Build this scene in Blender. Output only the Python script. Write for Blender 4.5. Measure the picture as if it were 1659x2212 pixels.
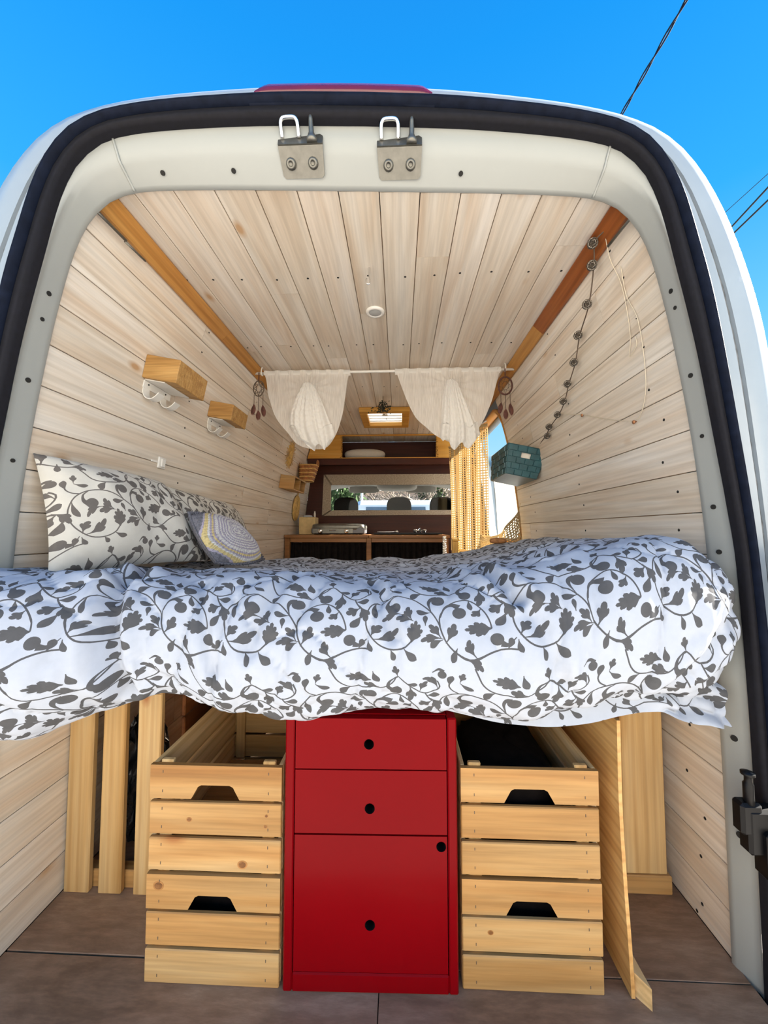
import bpy, math, random
import numpy as np
from mathutils import Vector, Matrix
from mathutils.geometry import delaunay_2d_cdt

for _o in list(bpy.data.objects):
    bpy.data.objects.remove(_o)
random.seed(7)
SC = bpy.context.scene
COL = SC.collection
PI = math.pi

# ------------------------------------------------------------------ camera
FPX = 815.0
cam_d = bpy.data.cameras.new('camera')
cam_d.sensor_fit = 'VERTICAL'
cam_d.sensor_height = 36.0
cam_d.lens = 36.0 * FPX / 2212.0
cam_d.clip_start = 0.02
cam_d.clip_end = 2000
cam = bpy.data.objects.new('camera', cam_d)
COL.objects.link(cam)
cam.location = (0.085, 0.0, 1.04)
cam.rotation_euler = (PI / 2 + math.atan(42 / FPX), 0, math.atan(32.5 / FPX))
SC.camera = cam

# ------------------------------------------------------------------ sky, sun, exposure
world = bpy.data.worlds.new('sky')
SC.world = world
world.use_nodes = True
wn = world.node_tree.nodes
wl = world.node_tree.links
wn.clear()
w_out = wn.new('ShaderNodeOutputWorld')
w_bg = wn.new('ShaderNodeBackground')
w_tc = wn.new('ShaderNodeTexCoord')
w_sep = wn.new('ShaderNodeSeparateXYZ')
w_rmp = wn.new('ShaderNodeValToRGB')
wl.new(w_tc.outputs['Generated'], w_sep.inputs[0])
wl.new(w_sep.outputs['Z'], w_rmp.inputs[0])
wl.new(w_rmp.outputs[0], w_bg.inputs[0])
wl.new(w_bg.outputs[0], w_out.inputs[0])
els = w_rmp.color_ramp.elements
els[0].position = 0.0
els[0].color = (0.62, 0.83, 0.98, 1)
els[1].position = 1.0
els[1].color = (0.012, 0.20, 0.72, 1)
for _p, _c in ((0.12, (0.47, 0.78, 1.0, 1)), (0.38, (0.16, 0.58, 1.0, 1)), (0.58, (0.035, 0.42, 0.98, 1)), (0.8, (0.012, 0.31, 0.88, 1))):
    e = els.new(_p)
    e.color = _c
w_bg.inputs[1].default_value = 0.415

sun_d = bpy.data.lights.new('sun', 'SUN')
sun_d.energy = 16.5
sun_d.angle = math.radians(0.53)
sun_d.color = (1.0, 0.93, 0.82)
sun = bpy.data.objects.new('sun', sun_d)
COL.objects.link(sun)
sun.rotation_euler = Vector((-0.82, -0.22, -0.52)).to_track_quat('-Z', 'Y').to_euler()

SC.view_settings.view_transform = 'Standard'
SC.view_settings.look = 'None'
SC.view_settings.gamma = 1.0
SC.view_settings.use_curve_mapping = False
SC.view_settings.exposure = 1.42
SC.cycles.diffuse_bounces = 8
SC.cycles.max_bounces = 14
SC.cycles.transparent_max_bounces = 16


# ------------------------------------------------------------------ helpers
class MB:
    """collects shapes (world coordinates) and links them as ONE mesh object"""

    def __init__(self):
        self.v = []
        self.f = []
        self.mi = []
        self.cur = 0
        self.sm = []
        self.smooth = False

    def add(self, vs, fs):
        b = len(self.v)
        self.v.extend([tuple(p) for p in vs])
        for f in fs:
            self.f.append(tuple(b + i for i in f))
            self.mi.append(self.cur)
            self.sm.append(self.smooth)
        return self

    def hexa(self, p):
        """8 corner points: 0-3 one face loop, 4-7 the opposite loop"""
        return self.add(p, [(3, 2, 1, 0), (4, 5, 6, 7), (0, 1, 5, 4), (1, 2, 6, 5), (2, 3, 7, 6), (3, 0, 4, 7)])

    def box(self, x0, x1, y0, y1, z0, z1, M=None):
        p = [(x0, y0, z0), (x1, y0, z0), (x1, y1, z0), (x0, y1, z0), (x0, y0, z1), (x1, y0, z1), (x1, y1, z1), (x0, y1, z1)]
        if M is not None:
            p = [tuple(M @ Vector(q)) for q in p]
        return self.hexa(p)

    def bbox(self, x0, x1, y0, y1, z0, z1, b=0.003, M=None):
        """box with chamfered edges"""
        c = [((x0 + x1) / 2), ((y0 + y1) / 2), ((z0 + z1) / 2)]
        h = [(x1 - x0) / 2, (y1 - y0) / 2, (z1 - z0) / 2]
        b = min(b, min(h) * 0.6)
        vs = []
        idx = {}
        for sx in (-1, 1):
            for sy in (-1, 1):
                for sz in (-1, 1):
                    for a in range(3):
                        d = [h[i] - (0 if i == a else b) for i in range(3)]
                        idx[(sx, sy, sz, a)] = len(vs)
                        vs.append((c[0] + sx * d[0], c[1] + sy * d[1], c[2] + sz * d[2]))
        fs = []
        for a in range(3):
            o1, o2 = [i for i in range(3) if i != a]
            for s in (-1, 1):
                loop = []
                for t1, t2 in ((-1, -1), (1, -1), (1, 1), (-1, 1)):
                    k = [0, 0, 0]
                    k[a] = s
                    k[o1] = t1
                    k[o2] = t2
                    loop.append(idx[(k[0], k[1], k[2], a)])
                fs.append(tuple(loop))
        for a in range(3):           # edges along axis a
            o1, o2 = [i for i in range(3) if i != a]
            for t1 in (-1, 1):
                for t2 in (-1, 1):
                    k = [0, 0, 0]
                    k[o1] = t1
                    k[o2] = t2
                    q = []
                    for s, face in ((-1, o1), (1, o1), (1, o2), (-1, o2)):
                        k[a] = s
                        q.append(idx[(k[0], k[1], k[2], face)])
                    fs.append(tuple(q))
        for sx in (-1, 1):
            for sy in (-1, 1):
                for sz in (-1, 1):
                    fs.append(tuple(idx[(sx, sy, sz, a)] for a in range(3)))
        if M is not None:
            vs = [tuple(M @ Vector(q)) for q in vs]
        return self.add(vs, fs)

    def tube(self, path, r, n=8, cap=True, closed=False):
        P = [Vector(p) for p in path]
        m = len(P)
        vs = []
        up0 = Vector((0, 0, 1))
        prev = None
        for i in range(m):
            if closed:
                t = P[(i + 1) % m] - P[i - 1]
            else:
                t = P[min(i + 1, m - 1)] - P[max(i - 1, 0)]
            if t.length < 1e-9:
                t = Vector((0, 0, 1))
            t.normalize()
            if prev is None:
                a = up0 if abs(t.dot(up0)) < 0.9 else Vector((1, 0, 0))
                nn = (a - t * a.dot(t)).normalized()
            else:
                nn = (prev - t * prev.dot(t))
                nn = nn.normalized() if nn.length > 1e-6 else t.orthogonal().normalized()
            prev = nn
            bb = t.cross(nn)
            rr = r[i] if isinstance(r, (list, tuple)) else r
            for k in range(n):
                a = 2 * PI * k / n
                vs.append(P[i] + nn * (math.cos(a) * rr) + bb * (math.sin(a) * rr))
        fs = []
        for i in range(m if closed else m - 1):
            j = (i + 1) % m
            for k in range(n):
                l = (k + 1) % n
                fs.append((i * n + k, i * n + l, j * n + l, j * n + k))
        if cap and not closed:
            fs.append(tuple(range(n - 1, -1, -1)))
            fs.append(tuple((m - 1) * n + k for k in range(n)))
        s = self.smooth
        self.smooth = True
        self.add(vs, fs)
        self.smooth = s
        return self

    def lathe(self, prof, n=24, M=None):
        """prof: (r, h) pairs about local Z"""
        vs = []
        fs = []
        for (r, h) in prof:
            for k in range(n):
                a = 2 * PI * k / n
                vs.append((r * math.cos(a), r * math.sin(a), h))
        for i in range(len(prof) - 1):
            for k in range(n):
                l = (k + 1) % n
                fs.append((i * n + k, i * n + l, (i + 1) * n + l, (i + 1) * n + k))
        fs.append(tuple(range(n - 1, -1, -1)))
        fs.append(tuple((len(prof) - 1) * n + k for k in range(n)))
        if M is not None:
            vs = [tuple(M @ Vector(q)) for q in vs]
        s = self.smooth
        self.smooth = True
        self.add(vs, fs)
        self.smooth = s
        return self

    def grid(self, rows, closed=False):
        """rows: list of equal-length point lists"""
        m = len(rows[0])
        vs = [p for r in rows for p in r]
        fs = []
        for i in range(len(rows) - 1):
            for k in range(m if closed else m - 1):
                l = (k + 1) % m
                fs.append((i * m + k, i * m + l, (i + 1) * m + l, (i + 1) * m + k))
        s = self.smooth
        self.smooth = True
        self.add(vs, fs)
        self.smooth = s
        return self

    def prism(self, poly, h, M):
        """flat polygon (x, y) extruded from z=0 to z=h, placed by matrix M"""
        n = len(poly)
        vs = [tuple(M @ Vector((p[0], p[1], 0))) for p in poly] + [tuple(M @ Vector((p[0], p[1], h))) for p in poly]
        fs = [tuple(range(n - 1, -1, -1)), tuple(range(n, 2 * n))]
        for i in range(n):
            j = (i + 1) % n
            fs.append((i, j, n + j, n + i))
        return self.add(vs, fs)

    def superell(self, c, size, e=2.6, nu=24, nv=14, M=None):
        def sg(v, p):
            return math.copysign(abs(v) ** p, v)
        rows = []
        for i in range(nv + 1):
            ph = -PI / 2 + PI * i / nv
            row = []
            for k in range(nu):
                th = 2 * PI * k / nu
                q = Vector((size[0] * sg(math.cos(ph), 2 / e) * sg(math.cos(th), 2 / e),
                            size[1] * sg(math.cos(ph), 2 / e) * sg(math.sin(th), 2 / e),
                            size[2] * sg(math.sin(ph), 2 / e)))
                if M is not None:
                    q = M @ q
                row.append(tuple(q + Vector(c)))
            rows.append(row)
        return self.grid(rows, closed=True)

    def build(self, name, mats, parent=None, smooth=None):
        me = bpy.data.meshes.new(name)
        L = Vector((0, 0, 0))
        q = parent
        while q is not None:
            L = L + q.location
            q = q.parent
        me.from_pydata([(p[0] - L.x, p[1] - L.y, p[2] - L.z) for p in self.v], [], self.f)
        if not isinstance(mats, (list, tuple)):
            mats = [mats]
        for m in mats:
            me.materials.append(m)
        me.polygons.foreach_set('material_index', self.mi)
        me.polygons.foreach_set('use_smooth', [smooth if smooth is not None else s for s in self.sm])
        me.update()
        o = bpy.data.objects.new(name, me)
        COL.objects.link(o)
        if parent is not None:
            o.parent = parent
        return o


def empty(name, loc, label=None, cat=None, group=None, kind=None):
    o = bpy.data.objects.new(name, None)
    o.empty_display_size = 0.05
    COL.objects.link(o)
    o.location = loc
    tag(o, label, cat, group, kind)
    return o


def tag(o, label=None, cat=None, group=None, kind=None):
    if label:
        o['label'] = label
    if cat:
        o['category'] = cat
    if group:
        o['group'] = group
    if kind:
        o['kind'] = kind
    return o


def T(loc, rx=0, ry=0, rz=0):
    return Matrix.Translation(loc) @ Matrix.Rotation(rz, 4, 'Z') @ Matrix.Rotation(ry, 4, 'Y') @ Matrix.Rotation(rx, 4, 'X')


def copy_part(o, parent, loc=None):
    c = o.copy()
    COL.objects.link(c)
    c.parent = parent
    if loc is not None:
        c.location = loc
    return c


def catmull(pts, n):
    """n points evenly by length along a smooth curve through pts"""
    P = np.array(pts, float)
    Q = np.vstack([2 * P[0] - P[1], P, 2 * P[-1] - P[-2]])
    out = []
    for i in range(1, len(Q) - 2):
        p0, p1, p2, p3 = Q[i - 1], Q[i], Q[i + 1], Q[i + 2]
        for t in np.linspace(0, 1, 24, endpoint=False):
            out.append(0.5 * ((2 * p1) + (-p0 + p2) * t + (2 * p0 - 5 * p1 + 4 * p2 - p3) * t * t + (-p0 + 3 * p1 - 3 * p2 + p3) * t ** 3))
    out.append(P[-1])
    out = np.array(out)
    d = np.concatenate([[0], np.cumsum(np.linalg.norm(np.diff(out, axis=0), axis=1))])
    s = np.linspace(0, d[-1], n)
    return np.stack([np.interp(s, d, out[:, k]) for k in range(P.shape[1])], axis=1)


# ------------------------------------------------------------------ materials
def new_mat(name):
    m = bpy.data.materials.new(name)
    m.use_nodes = True
    nt = m.node_tree
    b = nt.nodes['Principled BSDF']
    return m, nt, b


def ramp(nt, stops):
    r = nt.nodes.new('ShaderNodeValToRGB')
    e = r.color_ramp.elements
    e[0].position, e[0].color = stops[0][0], tuple(stops[0][1]) + (1,)
    e[1].position, e[1].color = stops[-1][0], tuple(stops[-1][1]) + (1,)
    for p, c in stops[1:-1]:
        x = e.new(p)
        x.color = tuple(c) + (1,)
    return r


def coords(nt, scale=(1, 1, 1), rnd=0.0):
    tc = nt.nodes.new('ShaderNodeTexCoord')
    mp = nt.nodes.new('ShaderNodeMapping')
    mp.inputs['Scale'].default_value = scale
    nt.links.new(tc.outputs['Object'], mp.inputs['Vector'])
    if rnd:
        oi = nt.nodes.new('ShaderNodeObjectInfo')
        mu = nt.nodes.new('ShaderNodeMath')
        mu.operation = 'MULTIPLY'
        mu.inputs[1].default_value = rnd
        nt.links.new(oi.outputs['Random'], mu.inputs[0])
        nt.links.new(mu.outputs[0], mp.inputs['Location'])
    return mp


def noise(nt, vec, scale, detail=4, rough=0.55, dist=0.0):
    n = nt.nodes.new('ShaderNodeTexNoise')
    n.inputs['Scale'].default_value = scale
    n.inputs['Detail'].default_value = detail
    n.inputs['Roughness'].default_value = rough
    n.inputs['Distortion'].default_value = dist
    nt.links.new(vec.outputs[0], n.inputs['Vector'])
    return n


def mixc(nt, fac, a, b, mode='MIX'):
    m = nt.nodes.new('ShaderNodeMix')
    m.data_type = 'RGBA'
    m.blend_type = mode
    for sock, val in ((m.inputs[0], fac), (m.inputs[6], a), (m.inputs[7], b)):
        if hasattr(val, 'is_linked') or isinstance(val, bpy.types.NodeSocket):
            nt.links.new(val, sock)
        elif isinstance(val, (tuple, list)):
            sock.default_value = tuple(val) + (1,) if len(val) == 3 else val
        else:
            sock.default_value = val
    return m.outputs[2]


def bump(nt, b, h, strength=0.2, dist=0.002):
    n = nt.nodes.new('ShaderNodeBump')
    n.inputs['Strength'].default_value = strength
    n.inputs['Distance'].default_value = dist
    nt.links.new(h, n.inputs['Height'])
    nt.links.new(n.outputs[0], b.inputs['Normal'])


def plain(name, c, rough=0.5, metal=0.0, var=0.08, nscale=12.0, spec=0.5, coat=0.0, bmp=0.0, emit=None):
    m, nt, b = new_mat(name)
    v = coords(nt)
    n = noise(nt, v, nscale, 5)
    lo = tuple(max(0, x * (1 - var)) for x in c)
    hi = tuple(min(1, x * (1 + var)) for x in c)
    r = ramp(nt, [(0.3, lo), (0.7, hi)])
    nt.links.new(n.outputs['Fac'], r.inputs[0])
    nt.links.new(r.outputs[0], b.inputs['Base Color'])
    b.inputs['Roughness'].default_value = rough
    b.inputs['Metallic'].default_value = metal
    b.inputs['Specular IOR Level'].default_value = spec
    b.inputs['Coat Weight'].default_value = coat
    b.inputs['Coat Roughness'].default_value = 0.08
    if bmp:
        bump(nt, b, n.outputs['Fac'], bmp, 0.003)
    if emit:
        b.inputs['Emission Color'].default_value = tuple(emit[:3]) + (1,)
        b.inputs['Emission Strength'].default_value = emit[3]
    return m


def wood(name, dark, mid, light, axis=1, rough=0.55, knots=0.0, tint=0.10, fine=0.35, scale=1.0, knot_col=(0.20, 0.09, 0.03), bmp=0.15, cross=13.0, rings=0.55):
    m, nt, b = new_mat(name)
    s = [cross * scale] * 3
    s[axis] = 1.1 * scale
    v = coords(nt, tuple(s), 31.0)
    n1 = noise(nt, v, 1.0, 3, 0.5, 0.9)
    r = ramp(nt, [(0.28, dark), (0.5, mid), (0.72, light)])
    nt.links.new(n1.outputs['Fac'], r.inputs[0])
    col = r.outputs[0]
    s2 = [95.0 * scale] * 3
    s2[axis] = 3.0 * scale
    v2 = coords(nt, tuple(s2), 17.0)
    n2 = noise(nt, v2, 1.0, 4, 0.6)
    rf = ramp(nt, [(0.35, (1 - fine,) * 3), (0.62, (1.0,) * 3)])
    nt.links.new(n2.outputs['Fac'], rf.inputs[0])
    col = mixc(nt, 0.8, col, rf.outputs[0], 'MULTIPLY')
    # growth-ring bands
    s3 = [30.0 * scale] * 3
    s3[axis] = 1.3 * scale
    v3 = coords(nt, tuple(s3), 23.0)
    wv = nt.nodes.new('ShaderNodeTexWave')
    wv.wave_type = 'BANDS'
    wv.bands_direction = ('X', 'Y', 'Z')[(axis + 1) % 3]
    wv.inputs['Scale'].default_value = 0.35
    wv.inputs['Distortion'].default_value = 5.0
    wv.inputs['Detail'].default_value = 2.0
    nt.links.new(v3.outputs[0], wv.inputs['Vector'])
    rw = ramp(nt, [(0.0, (0.74, 0.66, 0.56)), (0.38, (1, 1, 1))])
    nt.links.new(wv.outputs['Fac'], rw.inputs[0])
    col = mixc(nt, rings, col, rw.outputs[0], 'MULTIPLY')
    if knots:
        sk = [9.0 * scale] * 3
        sk[axis] = 4.2 * scale
        v4 = coords(nt, tuple(sk), 41.0)
        vo = nt.nodes.new('ShaderNodeTexVoronoi')
        vo.inputs['Scale'].default_value = 1.0
        nt.links.new(v4.outputs[0], vo.inputs['Vector'])
        rk = ramp(nt, [(0.06, (1, 1, 1)), (0.10, (0.55,) * 3), (0.17, (0, 0, 0))])
        nt.links.new(vo.outputs['Distance'], rk.inputs[0])
        sel = nt.nodes.new('ShaderNodeMath')
        sel.operation = 'LESS_THAN'
        sep = nt.nodes.new('ShaderNodeSeparateXYZ')
        nt.links.new(vo.outputs['Color'], sep.inputs[0])
        nt.links.new(sep.outputs[0], sel.inputs[0])
        sel.inputs[1].default_value = knots
        mk = nt.nodes.new('ShaderNodeMath')
        mk.operation = 'MULTIPLY'
        nt.links.new(rk.outputs[0], mk.inputs[0])
        nt.links.new(sel.outputs[0], mk.inputs[1])
        col = mixc(nt, mk.outputs[0], col, knot_col)
    oi = nt.nodes.new('ShaderNodeObjectInfo')
    ro = ramp(nt, [(0.0, (1 - tint, 1 - tint * 1.2, 1 - tint * 1.6)), (1.0, (1.0, 1.0, 1.0))])
    nt.links.new(oi.outputs['Random'], ro.inputs[0])
    col = mixc(nt, 1.0, col, ro.outputs[0], 'MULTIPLY')
    nt.links.new(col, b.inputs['Base Color'])
    b.inputs['Roughness'].default_value = rough
    b.inputs['Specular IOR Level'].default_value = 0.3
    bump(nt, b, n2.outputs['Fac'], bmp, 0.002)
    return m


WHITEWASH_Y = wood('whitewashed_pine', (0.68, 0.555, 0.44), (0.765, 0.685, 0.595), (0.82, 0.775, 0.72), 1, 0.6, knots=0.3, tint=0.10, fine=0.2, knot_col=(0.52, 0.34, 0.2), bmp=0.3, rings=0.22)
PINE_X = wood('crate_pine', (0.40, 0.195, 0.06), (0.49, 0.28, 0.105), (0.55, 0.37, 0.175), 0, 0.5, knots=0.5, tint=0.18, fine=0.3, knot_col=(0.30, 0.12, 0.035))
PINE_Z = wood('upright_pine', (0.48, 0.28, 0.10), (0.57, 0.375, 0.17), (0.62, 0.45, 0.24), 2, 0.5, knots=0.4, tint=0.10, fine=0.2, knot_col=(0.36, 0.15, 0.05))
PINE_Y = wood('lengthwise_pine', (0.66, 0.42, 0.18), (0.78, 0.55, 0.28), (0.84, 0.65, 0.38), 1, 0.5, tint=0.10, fine=0.2)
PLY = wood('plywood', (0.50, 0.27, 0.09), (0.60, 0.35, 0.13), (0.68, 0.43, 0.18), 1, 0.5, tint=0.05, fine=0.2)
OAK = wood('oak', (0.36, 0.18, 0.055), (0.50, 0.28, 0.09), (0.58, 0.36, 0.14), 0, 0.5, tint=0.08, fine=0.35, scale=2.2)
STAIN_A = wood('dark_stained_batten', (0.23, 0.065, 0.015), (0.30, 0.09, 0.022), (0.36, 0.12, 0.03), 1, 0.45, tint=0.05, fine=0.25)
STAIN_B = wood('amber_stained_batten', (0.42, 0.18, 0.04), (0.52, 0.25, 0.065), (0.58, 0.31, 0.09), 1, 0.45, tint=0.05, fine=0.25)
BROWN = wood('dark_brown_board', (0.035, 0.007, 0.004), (0.06, 0.012, 0.006), (0.085, 0.02, 0.008), 0, 0.5, tint=0.1, fine=0.3)
ORANGE = wood('amber_board', (0.55, 0.26, 0.04), (0.64, 0.33, 0.06), (0.7, 0.4, 0.1), 0, 0.5, tint=0.02, fine=0.2)
WORKTOP = wood('worktop_wood', (0.20, 0.09, 0.035), (0.28, 0.13, 0.05), (0.34, 0.17, 0.07), 0, 0.4, tint=0.05, fine=0.3)
CHERRY = wood('inner_board', (0.12, 0.04, 0.012), (0.17, 0.06, 0.018), (0.22, 0.085, 0.027), 1, 0.5, tint=0.1, fine=0.3)  # browns darkened to carry the shade under the bed

PAINT = plain('white_car_paint', (0.305, 0.32, 0.312), 0.3, 0, 0.04, 3.0, 0.45, 0.12)
PAINT_OUT = plain('sky_tinted_white_paint', (0.31, 0.36, 0.41), 0.3, 0, 0.06, 5.0, 0.5, 0.3)  # white paint with the blue of the skylight put into its colour
RUBBER = plain('black_rubber', (0.006, 0.009, 0.020), 0.6, 0, 0.3, 40.0, 0.08)  # navy base colour stands in for blue sky reflections
FLOCK = plain('black_flocked_rubber', (0.005, 0.005, 0.009), 0.8, 0, 0.3, 90.0, 0.3)
BLACKP = plain('black_plastic', (0.003, 0.003, 0.004), 0.45, 0, 0.2, 30.0, 0.25)
HOLE = plain('dark_hole', (0.01, 0.009, 0.008), 0.9, 0, 0.1)
LENS = plain('red_lamp_lens', (0.13, 0.006, 0.022), 0.2, 0, 0.1, 20, 0.6, 0.4)
STEEL = plain('zinc_steel', (0.19, 0.185, 0.165), 0.38, 0.8, 0.12, 60.0)
CHROME = plain('chrome', (0.75, 0.75, 0.75), 0.12, 1.0, 0.03)
SILVER = plain('antique_silver', (0.20, 0.18, 0.155), 0.33, 0.9, 0.35, 160.0)
RED = plain('red_lacquer', (0.165, 0.0008, 0.003), 0.28, 0, 0.05, 4.0, 0.07, 0.02)
WHITE_MET = plain('white_metal', (0.72, 0.70, 0.66), 0.4, 0, 0.05)
WHITE_PL = plain('white_plastic', (0.78, 0.76, 0.72), 0.4, 0, 0.03)
GREY_DIFF = plain('grey_lamp_diffuser', (0.42, 0.42, 0.41), 0.5, 0, 0.05)
WHITE_CLOTH = plain('white_cotton', (0.405, 0.445, 0.53), 0.85, 0, 0.03, 60.0, 0.2, bmp=0.1)
GREY_PRINT = plain('grey_print', (0.078, 0.080, 0.088), 0.85, 0, 0.08, 60.0, 0.2, bmp=0.1)
CREAM_CLOTH = plain('cream_cotton', (0.58, 0.555, 0.50), 0.85, 0, 0.03, 60.0, 0.2)
GREYB_PRINT = plain('warm_grey_print', (0.135, 0.12, 0.11), 0.85, 0, 0.08, 60.0, 0.2)
LILAC = plain('lilac_yarn', (0.46, 0.41, 0.50), 0.9, 0, 0.15, 160.0, 0.1, bmp=0.5)
YARN_W = plain('white_yarn', (0.76, 0.73, 0.70), 0.9, 0, 0.12, 160.0, 0.1, bmp=0.5)
YARN_Y = plain('yellow_yarn', (0.72, 0.58, 0.28), 0.9, 0, 0.12, 160.0, 0.1, bmp=0.5)
YARN_S = plain('slate_yarn', (0.20, 0.195, 0.22), 0.9, 0, 0.3, 160.0, 0.1, bmp=0.5)
TEAL = plain('teal_leatherette', (0.018, 0.085, 0.105), 0.38, 0, 0.25, 25.0, 0.5)
STRAW = plain('straw', (0.62, 0.40, 0.13), 0.7, 0, 0.25, 40.0)
WICKER = plain('wicker', (0.36, 0.15, 0.045), 0.6, 0, 0.4, 60.0)
CARD = plain('card', (0.80, 0.74, 0.66), 0.7, 0, 0.03)
FABRIC_GREY = plain('grey_linen', (0.40, 0.33, 0.25), 0.85, 0, 0.3, 90.0, 0.2, bmp=0.3)
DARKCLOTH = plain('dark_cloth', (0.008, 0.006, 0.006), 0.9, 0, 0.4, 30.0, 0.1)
SEATCLOTH = plain('grey_seat_cloth', (0.006, 0.0055, 0.0055), 0.9, 0, 0.15, 60.0, 0.0)
HEADLINER = plain('cab_headliner', (0.33, 0.31, 0.28), 0.85, 0, 0.06)
DASH = plain('dashboard_plastic', (0.06, 0.06, 0.06), 0.6, 0, 0.1)
CORD = plain('dark_cord', (0.10, 0.07, 0.05), 0.8, 0, 0.2)
WIRE_W = plain('pale_wire', (0.70, 0.62, 0.48), 0.4, 0.2, 0.1)
FEATHER = plain('brown_feather', (0.085, 0.028, 0.02), 0.8, 0, 0.4, 80.0)
LEAFD = plain('dried_leaf', (0.022, 0.025, 0.014), 0.7, 0, 0.5, 60.0)
MOSS = plain('moss', (0.13, 0.125, 0.06), 0.95, 0, 0.5, 120.0, 0.1)
GROUND = plain('pale_concrete', (0.32, 0.30, 0.275), 0.9, 0, 0.12, 0.8, 0.2)
BOUNCE_RENDER = plain('cream_render', (0.84, 0.79, 0.70), 0.9, 0, 0.04, 2.0, 0.2)
PINKH = plain('pink_render', (0.66, 0.50, 0.44), 0.9, 0, 0.04, 2.0, 0.2)
ROOF = plain('pale_roof_tile', (0.50, 0.42, 0.36), 0.85, 0, 0.15, 3.0)
FOREST = plain('far_forest', (0.10, 0.16, 0.20), 0.95, 0, 0.35, 0.05, 0.0)  # bluish distance haze put into the forest colour
LEAFG = plain('green_foliage', (0.045, 0.075, 0.03), 0.9, 0, 0.45, 3.0, 0.1)
BARK = plain('bark', (0.16, 0.12, 0.09), 0.9, 0, 0.3, 8.0)
CARW = plain('pale_blue_car_paint', (0.55, 0.62, 0.70), 0.3, 0, 0.03, 2.0, 0.5, 0.3)
CARG = plain('car_window_tint', (0.05, 0.09, 0.15), 0.12, 0, 0.1, 2.0, 0.6)
FOIL = plain('black_foil_bag', (0.02, 0.022, 0.028), 0.16, 0.3, 0.4, 30.0, 0.7)
CANVAS_BOX = plain('beige_box', (0.62, 0.46, 0.22), 0.7, 0, 0.12, 30.0)
BRASS = plain('yellow_tin', (0.66, 0.42, 0.12), 0.4, 0.2, 0.1)


def glass(name, tint=(1, 1, 1), rough=0.0, refl=0.008):
    m = bpy.data.materials.new(name)
    m.use_nodes = True
    nt = m.node_tree
    nt.nodes.clear()
    o = nt.nodes.new('ShaderNodeOutputMaterial')
    t = nt.nodes.new('ShaderNodeBsdfTransparent')
    t.inputs[0].default_value = tuple(tint) + (1,)
    g = nt.nodes.new('ShaderNodeBsdfGlossy')
    g.inputs['Roughness'].default_value = rough
    mx = nt.nodes.new('ShaderNodeMixShader')
    mx.inputs[0].default_value = refl
    nt.links.new(t.outputs[0], mx.inputs[1])
    nt.links.new(g.outputs[0], mx.inputs[2])
    nt.links.new(mx.outputs[0], o.inputs[0])
    return m


def sheer(name, c, transp=0.2, transl=0.55, stripes=0.0, axis=0):
    m = bpy.data.materials.new(name)
    m.use_nodes = True
    nt = m.node_tree
    nt.nodes.clear()
    o = nt.nodes.new('ShaderNodeOutputMaterial')
    d = nt.nodes.new('ShaderNodeBsdfDiffuse')
    d.inputs[0].default_value = tuple(c) + (1,)
    tl = nt.nodes.new('ShaderNodeBsdfTranslucent')
    tl.inputs[0].default_value = tuple(c) + (1,)
    tr = nt.nodes.new('ShaderNodeBsdfTransparent')
    m1 = nt.nodes.new('ShaderNodeMixShader')
    m1.inputs[0].default_value = transl
    m2 = nt.nodes.new('ShaderNodeMixShader')
    m2.inputs[0].default_value = transp
    nt.links.new(d.outputs[0], m1.inputs[1])
    nt.links.new(tl.outputs[0], m1.inputs[2])
    nt.links.new(m1.outputs[0], m2.inputs[1])
    nt.links.new(tr.outputs[0], m2.inputs[2])
    if stripes:
        s = [30.0] * 3
        s[axis] = 900.0
        v = coords(nt, tuple(s))
        n = noise(nt, v, 0.5, 2)
        mr = nt.nodes.new('ShaderNodeMapRange')
        mr.inputs['From Min'].default_value = 0.35
        mr.inputs['From Max'].default_value = 0.65
        mr.inputs['To Min'].default_value = max(0, transp - stripes)
        mr.inputs['To Max'].default_value = transp + stripes
        nt.links.new(n.outputs['Fac'], mr.inputs['Value'])
        nt.links.new(mr.outputs[0], m2.inputs[0])
    nt.links.new(m2.outputs[0], o.inputs[0])
    return m


GLASS = glass('clear_glass', (0.96, 0.98, 0.98))
SHEER = sheer('sheer_white_cloth', (0.92, 0.90, 0.87), 0.16, 0.5, 0.12, 0)
SHEER_TAIL = sheer('gathered_white_cloth', (0.92, 0.915, 0.90), 0.04, 0.45)
CROCHET = sheer('cream_crochet', (0.56, 0.44, 0.26), 0.0, 0.45)
VENTPANE = sheer('milky_vent_pane', (0.85, 0.87, 0.88), 0.45, 0.8)


def floor_mat():
    m, nt, b = new_mat('worn_brown_laminate')
    v = coords(nt, (1.6, 5, 1), 13.0)
    n1 = noise(nt, v, 1.6, 6, 0.65, 0.6)
    r = ramp(nt, [(0.28, (0.15, 0.085, 0.05)), (0.5, (0.27, 0.17, 0.11)), (0.75, (0.38, 0.27, 0.19))])
    nt.links.new(n1.outputs['Fac'], r.inputs[0])
    v2 = coords(nt, (14, 60, 1), 3.0)
    n2 = noise(nt, v2, 1.0, 5, 0.7)
    r2 = ramp(nt, [(0.42, (0.72, 0.7, 0.68)), (0.6, (1, 1, 1)), (0.72, (1.25, 1.22, 1.2))])
    nt.links.new(n2.outputs['Fac'], r2.inputs[0])
    c = mixc(nt, 0.8, r.outputs[0], r2.outputs[0], 'MULTIPLY')
    nt.links.new(c, b.inputs['Base Color'])
    b.inputs['Roughness'].default_value = 0.55
    bump(nt, b, n2.outputs['Fac'], 0.15, 0.001)
    return m


FLOOR = floor_mat()

# ------------------------------------------------------------------ van body: lofted rings round the rear doorway
SKEW = 0.055      # the rear face stands a touch out of square with the cladding


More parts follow.
